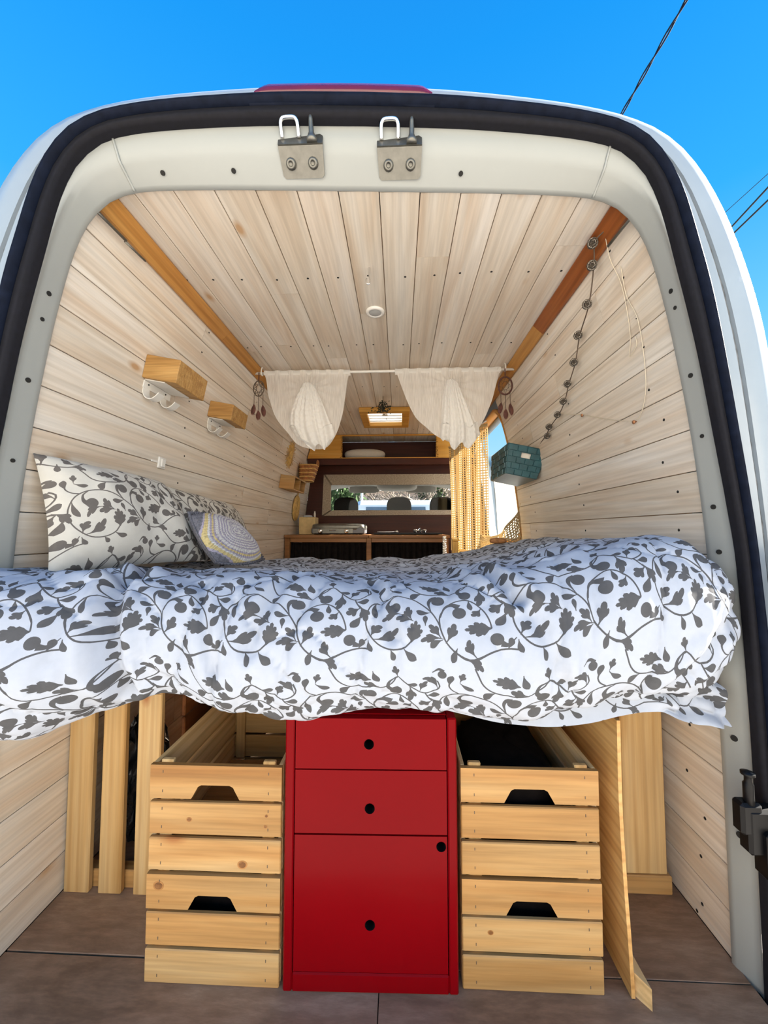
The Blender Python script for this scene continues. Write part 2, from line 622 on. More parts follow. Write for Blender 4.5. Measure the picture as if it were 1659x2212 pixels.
def ring(half, y0, n=64):
    """half profile (x, z) from sill to the crown centre -> full arch of 3-D points, left sill to right sill"""
    h = catmull(half, n)
    left = [(-p[0], p[1]) for p in h]
    right = [(p[0], p[1]) for p in h[::-1]][1:]
    return [(x, y0 + SKEW * x, z) for x, z in left + right]


A = [(.886, -.04), (.885, .4), (.878, .7), (.868, 1.0), (.845, 1.25), (.817, 1.45), (.783, 1.64), (.742, 1.795), (.686, 1.882), (.604, 1.924), (.4, 1.936), (0, 1.938)]
B = [(.905, -.04), (.902, .5), (.888, .9), (.872, 1.1), (.852, 1.26), (.822, 1.46), (.786, 1.635), (.752, 1.785), (.708, 1.882), (.62, 1.952), (.4, 1.985), (0, 1.994)]
B2 = [(.905, -.04), (.903, .5), (.889, .9), (.871, 1.1), (.849, 1.26), (.818, 1.46), (.779, 1.65), (.742, 1.81), (.693, 1.918), (.61, 1.985), (.4, 2.018), (0, 2.026)]
Cc = [(.902, -.04), (.900, .5), (.886, .93), (.868, 1.1), (.845, 1.26), (.812, 1.48), (.772, 1.68), (.728, 1.868), (.672, 1.965), (.57, 2.014), (.3, 2.040), (0, 2.046)]
D = [(.935, -.04), (.930, .6), (.908, 1.0), (.882, 1.257), (.842, 1.57), (.812, 1.72), (.765, 1.89), (.700, 1.992), (.62, 2.038), (.47, 2.072), (.22, 2.096), (0, 2.100)]
Ee = [(1.055, -.04), (1.055, .8), (1.045, 1.2), (1.02, 1.545), (.96, 1.78), (.888, 1.94), (.795, 2.05), (.67, 2.108), (.5, 2.142), (.25, 2.167), (0, 2.178)]


def lerp_prof(p, q, t, n=40):
    a, b = catmull(p, n), catmull(q, n)
    return [tuple(v) for v in a * (1 - t) + b * t]


van = empty('camper_van', (0, 0.9, -0.55), 'white camper van seen through its wide open rear doorway', 'van')
mb = MB()
A_out = [(x + .03, z + (.03 if z > 1.87 else 0)) for x, z in A]
mb.grid([ring(A_out, 0.957), ring(lerp_prof(A, A_out, .1), 0.954), ring(A, 0.950), ring(lerp_prof(A, B, .12), 0.938), ring(lerp_prof(A, B, .85), 0.906), ring(B, 0.899),
         ring(lerp_prof(B, B2, .5), 0.893), ring(B2, 0.888), ring(Cc, 0.885)])
frame = mb.build('rear_door_frame', PAINT, van)

mb = MB()
mb.grid([ring(Cc, 0.8845), ring(Cc, 0.868), ring(lerp_prof(Cc, D, .08), 0.858), ring(lerp_prof(Cc, D, .42), 0.858), ring(lerp_prof(Cc, D, .47), 0.866)])
mb.build('flocked_seal_lip', FLOCK, van)
mb = MB()
mb.grid([ring(lerp_prof(Cc, D, .45), 0.872), ring(lerp_prof(Cc, D, .48), 0.856), ring(lerp_prof(Cc, D, .58), 0.846), ring(lerp_prof(Cc, D, .72), 0.843),
         ring(lerp_prof(Cc, D, .90), 0.85), ring(D, 0.866), ring(lerp_prof(D, Ee, .03), 0.8855)])
mb.build('door_seal', RUBBER, van)

mb = MB()
mb.grid([ring(lerp_prof(Cc, D, .7), 0.8865), ring(lerp_prof(D, Ee, .002), 0.8865), ring(lerp_prof(D, Ee, .16), 0.886), ring(lerp_prof(D, Ee, .32), 0.886)])
mb.grid([ring(lerp_prof(D, Ee, .32), 0.886), ring(lerp_prof(D, Ee, .345), 0.904)])
mb.grid([ring(lerp_prof(D, Ee, .345), 0.904), ring(lerp_prof(D, Ee, .37), 0.904)])
mb.grid([ring(lerp_prof(D, Ee, .37), 0.904), ring(lerp_prof(D, Ee, .395), 0.886)])
mb.grid([ring(lerp_prof(D, Ee, .395), 0.886), ring(lerp_prof(D, Ee, .62), 0.886), ring(lerp_prof(D, Ee, .82), 0.893), ring(lerp_prof(D, Ee, .95), 0.913), ring(Ee, 0.95)])
mb.build('rear_corner_panel', PAINT_OUT, van)

# grimy sealant lying in the drain groove
for s in (-1, 1):
    gp = [p for p in ring(lerp_prof(D, Ee, .3575), 0.897, 120) if p[0] * s > 0 and .9 < p[2] < 2.02]
    mb = MB()
    rq = random.Random(6 + s)
    mb.tube([(p[0] + rq.uniform(-.001, .001), p[1], p[2]) for p in gp], [rq.uniform(.0035, .0065) for _ in gp], 6)
    mb.build('groove_sealant', plain('grimy_sealant', (.16, .17, .18), .8, 0, .5, 40), van)

# outer sides and roof, with the side window and roof vent left open
mb = MB()
er = ring(Ee, 0.95)
ys = [0.95, 2.40, 2.70, 3.08, 3.745, 4.2, 4.75]
rows = []
for i, yy in enumerate(ys):
    rows.append([(x, y if i == 0 else yy, z) for x, y, z in er])
m_ = len(er)
vs = [p for r in rows for p in r]
fs = []
for i in range(len(ys) - 1):
    for k in range(m_ - 1):
        x = (er[k][0] + er[k + 1][0]) / 2
        z = (er[k][2] + er[k + 1][2]) / 2
        if x > 0.8 and 0.95 < z < 1.90 and ys[i] > 2.39 and ys[i + 1] < 3.75:
            continue
        if abs(x) < 0.21 and z > 2.1 and ys[i] == 2.70:
            continue
        if i == len(ys) - 2 and abs(x) > 0.8 and 0.75 < z < 1.72:
            continue                       # cab side windows
        fs.append((i * m_ + k, i * m_ + k + 1, (i + 1) * m_ + k + 1, (i + 1) * m_ + k))
mb.smooth = True
mb.add(vs, fs)
mb.build('outer_shell', PAINT_OUT, van)
# load-bay sill below the floor
mb = MB()
mb.bbox(-0.93, 0.93, 0.80, 0.92, -0.30, -0.045, 0.02)
mb.build('rear_bumper', BLACKP, van)

# moss along the gutter
mb = MB()
rnd = random.Random(3)
g = ring(lerp_prof(D, Ee, .16), 0.880, 200)
for p in g:
    x, y, z = p
    dens = 0
    if 0.17 < x < 0.55:
        dens = 7
    elif 0.55 <= x < 0.62:
        dens = 3
    elif 0.62 <= x < 0.70 and z > 1.95:
        dens = 16
    elif -0.72 < x < -0.62 and z > 1.95:
        dens = 13
    elif -0.42 < x < -0.27:
        dens = 6
    for k in range(dens):
        px, pz = x + rnd.uniform(-.006, .006), z + rnd.uniform(-.012, .014)
        py = y + rnd.uniform(-.001, .004)
        r = rnd.uniform(.0012, .004)
        mb.superell((px, py, pz), (r, .002, r * rnd.uniform(.8, 2.4)), 2.0, 6, 4)
tag(mb.build('moss', MOSS, van), 'grey-green moss growing along the roof gutter', kind='stuff')

# third brake light above the doorway
mb = MB()
n = 40
rows = []
for i in range(n + 1):
    t = i / n
    x = -0.262 + 0.43 * t
    zc = 2.106 - 0.12 * (x * x)
    e = min(1, min(t, 1 - t) * 16) ** 0.5
    hgt = 0.030 * e + 0.006
    y = 0.865 + SKEW * x
    rows.append([(x, y + .03, zc - .006), (x, y - .006, zc - .006), (x, y - .008, zc + hgt * .35), (x, y, zc + hgt * .8), (x, y + .016, zc + hgt), (x, y + .05, zc + hgt)])
mb.grid(rows)
lamp = mb.build('brake_lamp', LENS, van)
lamp['label'] = 'long dark red brake lamp'
mb = MB()
rows = []
for i in range(n + 1):
    t = i / n
    x = -0.272 + 0.445 * t
    zc = 2.094 - 0.12 * (x * x)
    y = 0.862 + SKEW * x
    rows.append([(x, y + .03, zc - .022), (x, y - .006, zc - .022), (x, y - .010, zc - .010), (x, y - .010, zc + .002), (x, y + .0, zc + .006), (x, y + .04, zc + .006)])
mb.grid(rows)
mb.build('lamp_housing', RUBBER, lamp)

# striker brackets on the header
def bracket(cx):
    y = 0.893 + SKEW * cx
    mb = MB()
    # plate folded over the header edge: lower leaf faces down, upper leaf stands up
    yk, zk = y - .004, 1.998
    lo = [(-.056, 0), (.056, 0), (.054, -.056), (.048, -.062), (-.046, -.062), (-.052, -.056)]
    mb.prism(lo[::-1], 0.004, Matrix.Translation((cx, yk, zk)) @ Matrix.Rotation(math.radians(133), 4, 'X'))
    up_ = [(-.056, 0), (.056, 0), (.056, .022), (.044, .034), (-.044, .034), (-.056, .022)]
    mb.prism(up_, 0.004, Matrix.Translation((cx, yk, zk)) @ Matrix.Rotation(math.radians(80), 4, 'X'))
    root = mb.build('striker_bracket', STEEL, van)
    mb = MB()
    hx = cx - .024
    pts = [(hx - .021, y - .006, 2.016), (hx - .021, y - .020, 2.034), (hx - .019, y - .025, 2.042), (hx - .012, y - .028, 2.046), (hx + .012, y - .028, 2.046), (hx + .019, y - .025, 2.042), (hx + .021, y - .020, 2.034), (hx + .021, y - .006, 2.016)]
    mb.tube(catmull(pts, 26), 0.0052, 8)
    mb.build('striker_hoop', CHROME, root)
    mb = MB()
    mb.lathe([(.0005, .05), (.004, .047), (.0055, .04), (.0065, .015), (.010, .008), (.013, .004), (.013, -.004)][::-1], 14, T((cx + .030, y - .010, 2.004), math.radians(22)))
    mb.build('guide_pin', STEEL, root)
    for sx in (-1, 1):
        mb = MB()
        M = T((cx + sx * .028, y + .0165, 1.971), math.radians(133))
        mb.lathe([(.013, 0), (.013, .004), (.010, .009), (.006, .010), (.006, .006), (.0005, .006)], 12, M)
        mb.build('bolt', STEEL, root)
    return root


bracket(-0.158)
bracket(0.088)

# drain and trim holes in the frame lip
hole_spots = [(-0.36, 1.975), (0.27, 1.975), (-0.56, 1.95)]
ra, rb_ = ring(lerp_prof(A, B, .3), 0.925, 120), ring(lerp_prof(A, B, .6), 0.915, 120)
n_ = len(ra)
hole_m = None


def lip_hole(idx, t, r):
    p = Vector(ra[idx]) * (1 - t) + Vector(rb_[idx]) * t
    tang = (Vector(ra[idx + 1]) - Vector(ra[idx - 1])).normalized()
    across = (Vector(rb_[idx]) - Vector(ra[idx]))
    across = (across - tang * across.dot(tang)).normalized()
    nrm = tang.cross(across)
    c = Vector((0, 0.9, 1.2))
    if nrm.dot(c - p) < 0:
        nrm = -nrm
    mb = MB()
    k = 14
    vs = [p + nrm * .0012 + (tang * math.cos(2 * PI * i / k) + across * math.sin(2 * PI * i / k)) * r for i in range(k)]
    vs2 = [v - nrm * .004 for v in vs]
    mb.add(vs + vs2, [tuple(range(k))] + [(i, (i + 1) % k, k + (i + 1) % k, k + i) for i in range(k)])
    mb.build('trim_hole', HOLE, frame)


def near(z, side):
    best = min(range(2, n_ - 2), key=lambda i: abs(ra[i][2] - z) + (10 if ra[i][0] * side < 0 else 0) + (10 if ra[i][2] > 1.93 else 0))
    return best


for z_, s_, r_ in ((1.63, -1, .006), (1.56, -1, .005), (1.40, -1, .006), (1.22, -1, .005), (1.66, 1, .006), (1.60, 1, .005), (1.44, 1, .006), (1.27, 1, .005), (1.09, 1, .006), (0.98, 1, .006), (0.55, 1, .007), (0.31, 1, .007)):
    lip_hole(near(z_, s_), .5, r_)
for x_ in (-0.33, 0.24, -0.52):
    i_ = min(range(n_), key=lambda i: abs(ra[i][0] - x_) + (10 if ra[i][2] < 1.9 else 0))
    lip_hole(i_, .5, .0055)
# sealant beads across the frame corners
for s in (-1, 1):
    i_ = min(range(n_), key=lambda i: abs(ra[i][0] - s * 0.60) + (10 if ra[i][2] < 1.9 else 0))
    R = [ring(p, y, 120)[i_] for p, y in ((A, .945), (lerp_prof(A, B, .5), .922), (B, .899), (lerp_prof(B, B2, .5), .893), (B2, .888), (Cc, .885))]
    mb = MB()
    mb.tube(catmull([(p[0], p[1] - .0005, p[2] - .0005) for p in R], 20), 0.0035, 6)
    mb.build('sealant_bead', PAINT, frame)

# black hinge hardware on the right pillar, and a black strip for the shadow there
mb = MB()
mb.bbox(.835, .905, .872, .905, .345, .440, .006)
mb.bbox(.822, .868, .874, .905, .385, .452, .006)
mb.bbox(.86, .99, .858, .90, .30, .40, .006)
hg = mb.build('door_check_bracket', BLACKP, van)
mb = MB()
mb.lathe([(.010, 0), (.010, .05), (.007, .054), (.007, .066), (.013, .069), (.013, .074), (.002, .078)], 14, T((.846, .885, .44)))
mb.build('check_pin', BLACKP, hg)
mb = MB()
mb.superell((1.005, .84, .62), (.075, .035, .40), 5.0, 28, 18)
tl = mb.build('tail_lamp', BLACKP, van)
tl['label'] = 'dark tail lamp housing on the right corner'
mb = MB()
mb.bbox(.925, 1.06, .845, .90, -.3, .30, .01)
mb.build('shadow_strip', BLACKP, van)  # black strip stands in for the shadow beside the seal

# ------------------------------------------------------------------ cladding profile
PW = 0.109
WZ = [(.893, -.01), (.891, .4), (.885, .7), (.875, 1.0), (.852, 1.25), (.825, 1.45), (.790, 1.65), (.745, 1.82), (.705, 1.945)]
wp = catmull(WZ, 400)


def WL(z):
    return float(np.interp(z, wp[:, 1], wp[:, 0]))


wl_s = np.concatenate([[0], np.cumsum(np.linalg.norm(np.diff(wp, axis=0), axis=1))])


def wall_at(s):
    return float(np.interp(s, wl_s, wp[:, 0])), float(np.interp(s, wl_s, wp[:, 1]))


Y_END = 3.76
GAP = 0.0011


def y_start(x):
    return 0.958 + SKEW * x


# structure: backing shells behind the boards
def backing(name, pts, mat, label):
    """pts: (x, z) polyline; a thin dark backing from the doorway to the cab"""
    mb = MB()
    mb.grid([[(x, y_start(x) + .05, z) for x, z in pts], [(x, Y_END, z) for x, z in pts]])
    o = mb.build(name, mat)
    tag(o, label, 'wall', kind='structure')
    return o


GROOVE = plain('groove_backing_wood', (0.42, 0.24, 0.11), 0.8, 0, 0.15)  # brown-orange wood seen between the boards


def window_cut(ya, yb, za, zb):
    return yb > 2.46 and zb > 0.97 and za < 1.85


def left_wall():
    s_list = np.arange(wl_s[-1] - .002, -PW, -PW)
    for side, nm in ((-1, 'wall_left'), (1, 'wall_right')):
        bp = [(side * (x + .012), z) for x, z in wp[::20]]
        if side < 0:
            root = backing(nm, bp, GROOVE, 'left side wall clad in whitewashed pine boards')
        else:
            mb = MB()
            b1 = [p for p in bp if p[1] < 0.99]
            b3 = [p for p in bp if p[1] > 1.85]
            for bb in (b1, b3):
                mb.grid([[(x, y_start(x) + .05, z) for x, z in bb], [(x, Y_END, z) for x, z in bb]])
            mb.grid([[(x, y_start(x) + .05, z) for x, z in bp], [(x, 2.46, z) for x, z in bp]])
            mb.grid([[(x, 3.72, z) for x, z in bp], [(x, Y_END, z) for x, z in bp]])
            root = mb.build(nm, GROOVE)
            tag(root, 'right side wall clad in whitewashed pine boards, with a window', 'wall', kind='structure')
        rr = random.Random(5 + side)
        for bi, s1 in enumerate(s_list):
            s0 = max(0, s1 - PW)
            if s1 - s0 < .02:
                continue
            x1, z1 = wall_at(s1 - GAP)
            x0, z0 = wall_at(s0 + GAP)
            # butt joints staggered along the length
            ya = y_start(side * x0)
            cuts = [ya] + sorted([v for v in (1.25 + rr.random() * 1.1, 2.55 + rr.random() * .8) if rr.random() < .62]) + [Y_END]
            segs = [[cuts[i] + (0.0008 if i else 0), cuts[i + 1] - .0008] for i in range(len(cuts) - 1)]
            if side > 0 and window_cut(0, 9, z0, z1):
                new = []
                for a, b in segs:
                    if a < 2.44:
                        new.append([a, min(b, 2.465)])
                    if b > 3.74:
                        new.append([max(a, 3.722), b])
                segs = new
            for a, b in segs:
                nx, nz = (z1 - z0), -(x1 - x0)
                l = math.hypot(nx, nz)
                nx, nz = nx / l, nz / l          # outward
                c = .0015
                tx, tz = (x1 - x0) / l, (z1 - z0) / l
                sec = [(x0 + nx * .011, z0 + nz * .011), (x0 + nx * c, z0 + nz * c), (x0 + tx * c, z0 + tz * c), (x1 - tx * c, z1 - tz * c), (x1 + nx * c, z1 + nz * c), (x1 + nx * .011, z1 + nz * .011)]
                mb = MB()
                k = len(sec)
                vs = [(side * x, a, z) for x, z in sec] + [(side * x, b, z) for x, z in sec]
                fs = [(i, (i + 1) % k, k + (i + 1) % k, k + i) for i in range(k)] + [tuple(range(k)), tuple(range(2 * k - 1, k - 1, -1))]
                mb.add(vs, fs)
                mb.build('board', WHITEWASH_Y, root)
        yield root


wall_left, wall_right = list(left_wall())

# ceiling boards
CZ = 1.94
mb = MB()
for x0, x1, y0, y1 in ((-.74, .74, 1.03, 2.72), (-.74, -.19, 2.72, 3.08), (.15, .74, 2.72, 3.08), (-.74, .74, 3.08, Y_END)):
    mb.add([(x0, y0, CZ + .012), (x1, y0, CZ + .012), (x1, y1, CZ + .012), (x0, y1, CZ + .012)], [(0, 1, 2, 3)])
ceiling = tag(mb.build('ceiling', GROOVE), 'ceiling clad in whitewashed pine boards running lengthwise', 'ceiling', kind='structure')
rr = random.Random(11)
xb = [0.034 + PW * k for k in range(-7, 7)]
for i in range(len(xb) - 1):
    x0, x1 = max(xb[i], -.715) + .0012, min(xb[i + 1], .715) - .0012
    cuts = [0.955 + SKEW * x0]
    if rr.random() < .75:
        cuts.append(1.15 + rr.random() * 1.2)
    cuts.append(Y_END)
    segs = [(cuts[k] + .0008, cuts[k + 1] - .0008) for k in range(len(cuts) - 1)]
    if x0 > -.19 and x1 < .15:
        segs2 = []
        for a, b in segs:
            if a < 2.72:
                segs2.append((a, min(b, 2.725)))
            if b > 3.08:
                segs2.append((max(a, 3.075), b))
        segs = segs2
    for a, b in segs:
        c = .0016
        sec = [(x0, CZ + .011), (x0, CZ + c), (x0 + c, CZ), (x1 - c, CZ), (x1, CZ + c), (x1, CZ + .011)]
        k = len(sec)
        mb = MB()
        mb.add([(x, a, z) for x, z in sec] + [(x, b, z) for x, z in sec], [(q, (q + 1) % k, k + (q + 1) % k, k + q) for q in range(k)] + [tuple(range(k)), tuple(range(2 * k - 1, k - 1, -1))])
        mb.build('board', WHITEWASH_Y, ceiling)

# screws in the boards
mbs = MB()
mbs.lathe([(.0042, -.001), (.0042, .0006), (.0005, .0004)], 8)
scr = mbs.build('screw', HOLE, ceiling)
scr_me = scr.data
first = [scr]


def screw(parent, loc, rot):
    if first:
        o = first.pop()
    else:
        o = bpy.data.objects.new('screw', scr_me)
        COL.objects.link(o)
    o.parent = parent
    o.location = loc
    o.rotation_euler = rot


for yy in (1.285, 1.775, 2.30, 3.3):
    for i in range(len(xb) - 1):
        xm = (xb[i] + xb[i + 1]) / 2
        if abs(xm) < .69:
            screw(ceiling, (xm + rr.uniform(-.02, .02), yy + rr.uniform(-.008, .008), CZ), (PI, 0, 0))
s_list = np.arange(wl_s[-1] - .002, 0, -PW)
for side, root in ((-1, wall_left), (1, wall_right)):
    for s1 in s_list:
        x, z = wall_at(max(0.02, s1 - PW * rr.uniform(.35, .65)))
        for yy in ((1.10, 1.62, 2.2, 2.75) if side > 0 else (1.55, 2.15, 2.7)):
            if side > 0 and yy > 2.4 and .9 < z < 1.9:
                continue
            screw(root, (side * (x - .0003), yy + rr.uniform(-.03, .03), z), (0, -side * PI / 2, 0))

# battens in the wall-to-ceiling corners (dark at the rear, amber beyond)
for side in (-1, 1):
    ysplit = 1.62 if side > 0 else 3.2
    segs = [(.95 + SKEW * side * .7, 1.62, STAIN_A if side > 0 else STAIN_B), (1.621, 2.02, STAIN_B), (2.021, 3.45, STAIN_B)]
    root = None
    for a, b, m in segs:
        mb = MB()
        sec = [(.718, CZ + .004), (.672, CZ - .001), (.669, CZ - .008), (.706, CZ - .044), (.716, CZ - .042)]
        k = len(sec)
        mb.add([(side * x, a, z) for x, z in sec] + [(side * x, b, z) for x, z in sec], [(q, (q + 1) % k, k + (q + 1) % k, k + q) for q in range(k)] + [tuple(range(k)), tuple(range(2 * k - 1, k - 1, -1))])
        if root is None:
            root = mb.build('trim_1' if side < 0 else 'trim_2', m)
            tag(root, ('orange-brown stained corner batten along the left of the ceiling' if side < 0 else 'dark-to-amber stained corner batten along the right of the ceiling'), 'trim', kind='structure')
        else:
            mb.build('batten_length', m, root)
    mb = MB()
    yb0 = .93 + SKEW * side * .7
    mb.tube([(side * .712, yb0, CZ - .056), (side * .704, yb0 + .13, CZ - .058)], .004, 8)
    if side < 0:
        mb.tube([(side * .708, yb0 + .13, CZ - .060), (side * .702, yb0 + .21, CZ - .060)], .003, 8)
    mb.build('metal_rail', STEEL, root)

# floor: laminate boards on a dark bed
mb = MB()
mb.box(-.99, .99, .93, 3.76, -.045, -.0125)
mb.box(-.90, .90, .60, .93, -.045, -.0125)
floor = tag(mb.build('floor', BLACKP), 'worn brown laminate floor of the load bay', 'floor', kind='structure')
for x0, x1, y0, y1 in ((-.893, .036, .64, .952), (.038, .893, .64, .954)):
    MB().bbox(x0, x1, y0, y1, -.012, 0, .0012).build('laminate_board', FLOOR, floor)
sh = lambda x: .952 + (x + .893) * .026
for i, (ya, yb) in enumerate(((0, .40), (.402, .80), (.802, 1.2), (1.202, 1.6), (1.602, 2.0), (2.002, 2.8))):
    off = (-.25, .30, -.1, .2, -.3, .1)[i]
    for x0, x1 in ((-.893, off), (off + .002, .893)):
        MB().bbox(x0, x1, .956 + ya, .955 + yb, -.012, 0, .0012).build('laminate_board', FLOOR, floor)

# ------------------------------------------------------------------ printed cloth: vine pattern cut into the mesh
def strip(path, w):
    P = np.array(path, float)
    d = np.gradient(P, axis=0)
    d /= np.linalg.norm(d, axis=1)[:, None] + 1e-12
    nrm = np.stack([-d[:, 1], d[:, 0]], 1)
    w = np.full(len(P), w) if np.isscalar(w) else np.asarray(w)
    return np.vstack([P + nrm * w[:, None], (P - nrm * w[:, None])[::-1]])


LOBE3 = np.array([(0, .03), (.22, .07), (.38, .20), (.48, .38), (.60, .48), (.72, .46), (.77, .36), (.73, .26), (.84, .27), (.95, .22), (1.0, .10),
                  (1.0, -.06), (.93, -.20), (.82, -.26), (.72, -.26), (.76, -.36), (.70, -.47), (.58, -.48), (.47, -.37), (.37, -.20), (.22, -.07), (0, -.03)])
LOBE5 = np.array([(0, .03), (.12, .12), (.22, .30), (.34, .42), (.42, .36), (.47, .44), (.58, .48), (.64, .38), (.62, .28), (.74, .32), (.84, .28), (.84, .17), (.79, .11), (.93, .11), (1.0, .02),
                  (.94, -.09), (.80, -.11), (.85, -.20), (.80, -.31), (.68, -.30), (.60, -.26), (.62, -.38), (.54, -.47), (.43, -.43), (.38, -.36), (.30, -.42), (.20, -.28), (.11, -.11), (0, -.03)])


def leaf(shape, base, tip, w, bend=0.0):
    b, t = np.array(base, float), np.array(tip, float)
    L = np.linalg.norm(t - b)
    d = (t - b) / L
    n = np.array([-d[1], d[0]])
    if shape == 'd':
        s = np.linspace(0, 1, 12)
        pr = .5 * w * np.clip(np.sin(PI * s ** 1.8), 0, 1) ** .75
        pr[0] = 2.4
        pr[1] = max(pr[1], 2.6)
        pr[-1] = 0
        q = np.vstack([np.stack([s * L, pr], 1), np.stack([s * L, -pr], 1)[::-1][1:]])
    else:
        q = (LOBE3 if shape == 'l' else LOBE5) * np.array([L, w])
    c = bend * L * np.sin(PI * np.clip(q[:, 0] / L, 0, 1))
    return b + q[:, :1] * d + (q[:, 1:] + c[:, None]) * n


def bud(stalk, head, r):
    """hooked bud: a stalk that swells round a curl into a round head"""
    p = catmull(stalk, 16)
    w = 2.4 + (.52 * r - 2.4) * np.linspace(0, 1, 16) ** 1.6
    a = np.linspace(0, 2 * PI, 20, endpoint=False)
    return [strip(p, w), np.array(head) + r * np.stack([np.cos(a), np.sin(a)], 1)]


TW, TH = 0.300, 0.235


def vine_tile():
    out = []
    for st in ([(345, 560), (300, 598), (230, 605), (160, 575), (110, 510), (92, 440), (100, 360), (140, 290), (195, 258), (270, 252), (340, 275), (400, 320), (450, 380), (490, 450), (510, 520), (535, 575), (580, 620), (640, 645), (700, 640), (770, 615), (840, 600), (900, 605)],
               [(500, 480), (497, 420), (515, 370), (550, 325), (600, 302), (650, 300), (700, 335), (740, 390), (765, 455), (770, 490)],
               [(200, 256), (165, 235), (148, 205), (150, 175)],
               [(285, 80), (300, 115), (325, 170), (370, 212), (440, 230), (550, 232), (620, 190), (655, 150), (700, 190), (760, 250), (800, 272), (850, 255), (882, 215), (870, 170)],
               [(840, 345), (815, 305), (800, 272)]):
        out.append(strip(catmull(st, max(10, len(st) * 3)), 4.2))
    for sh, b, t, w, bd in (('s', (342, 568), (368, 436), 92, .05), ('l', (350, 440), (318, 338), 52, -.08), ('l', (355, 440), (258, 420), 62, .1), ('l', (300, 395), (182, 432), 50, .22),
                            ('l', (118, 535), (180, 465), 66, -.1), ('l', (128, 548), (272, 484), 66, .16), ('l', (528, 575), (578, 462), 64, .06), ('l', (505, 548), (440, 466), 54, .05),
                            ('l', (520, 552), (394, 562), 50, .12), ('d', (512, 556), (446, 598), 40, .1), ('s', (772, 490), (630, 500), 92, 0), ('l', (690, 640), (648, 558), 56, -.15),
                            ('l', (722, 362), (672, 412), 54, -.1), ('d', (655, 300), (670, 374), 30, .05), ('d', (138, 292), (150, 416), 34, .08), ('d', (448, 382), (366, 366), 38, -.12),
                            ('l', (552, 232), (460, 202), 58, 0), ('d', (388, 220), (328, 268), 46, .12), ('s', (505, 168), (368, 138), 74, 0), ('d', (520, 110), (548, 182), 40, .1),
                            ('l', (716, 205), (712, 342), 66, -.05), ('l', (770, 255), (812, 182), 48, -.08), ('l', (872, 240), (790, 158), 50, .25), ('l', (842, 340), (766, 384), 74, 0),
                            ('l', (830, 320), (880, 432), 64, -.06), ('d', (850, 395), (794, 474), 50, -.06), ('d', (808, 290), (882, 286), 44, .08), ('d', (108, 555), (128, 618), 30, .1),
                            ('d', (150, 200), (168, 130), 38, -.1), ('l', (205, 170), (228, 112), 42, 0), ('d', (205, 172), (278, 214), 30, .1), ('d', (590, 600), (560, 660), 34, 0), ('l', (640, 646), (720, 690), 46, -.1),
                            ('d', (420, 470), (418, 400), 28, 0), ('d', (700, 190), (760, 205), 30, 0), ('l', (655, 150), (640, 84), 44, 0), ('d', (840, 600), (862, 545), 34, .1), ('d', (230, 605), (250, 655), 30, 0), ('d', (300, 598), (370, 650), 34, .1)):
        out.append(leaf(sh, b, t, w, bd))
    for st, h, r in (([(258, 253), (215, 272), (202, 312), (222, 344)], (242, 346), 37), ([(450, 380), (432, 312), (444, 274), (470, 272)], (484, 294), 37), ([(502, 420), (522, 354), (560, 332), (602, 352)], (604, 392), 38),
                     ([(655, 148), (606, 180), (594, 222), (618, 250)], (634, 258), 35), ([(885, 545), (845, 580), (812, 574)], (792, 552), 33), ([(60, 120), (95, 96), (120, 110)], (112, 128), 24)):
        out.extend(bud(st, h, r))
    res = []
    k = TW / 785.0
    for q in out:
        q = np.stack([(q[:, 0] - 90) * k, (640 - q[:, 1]) * (TH / 600.0)], 1)
        x, y = q[:, 0], q[:, 1]
        area = .5 * np.sum(x * np.roll(y, -1) - np.roll(x, -1) * y)
        res.append(q if area > 0 else q[::-1].copy())
    return res


TILE = vine_tile()


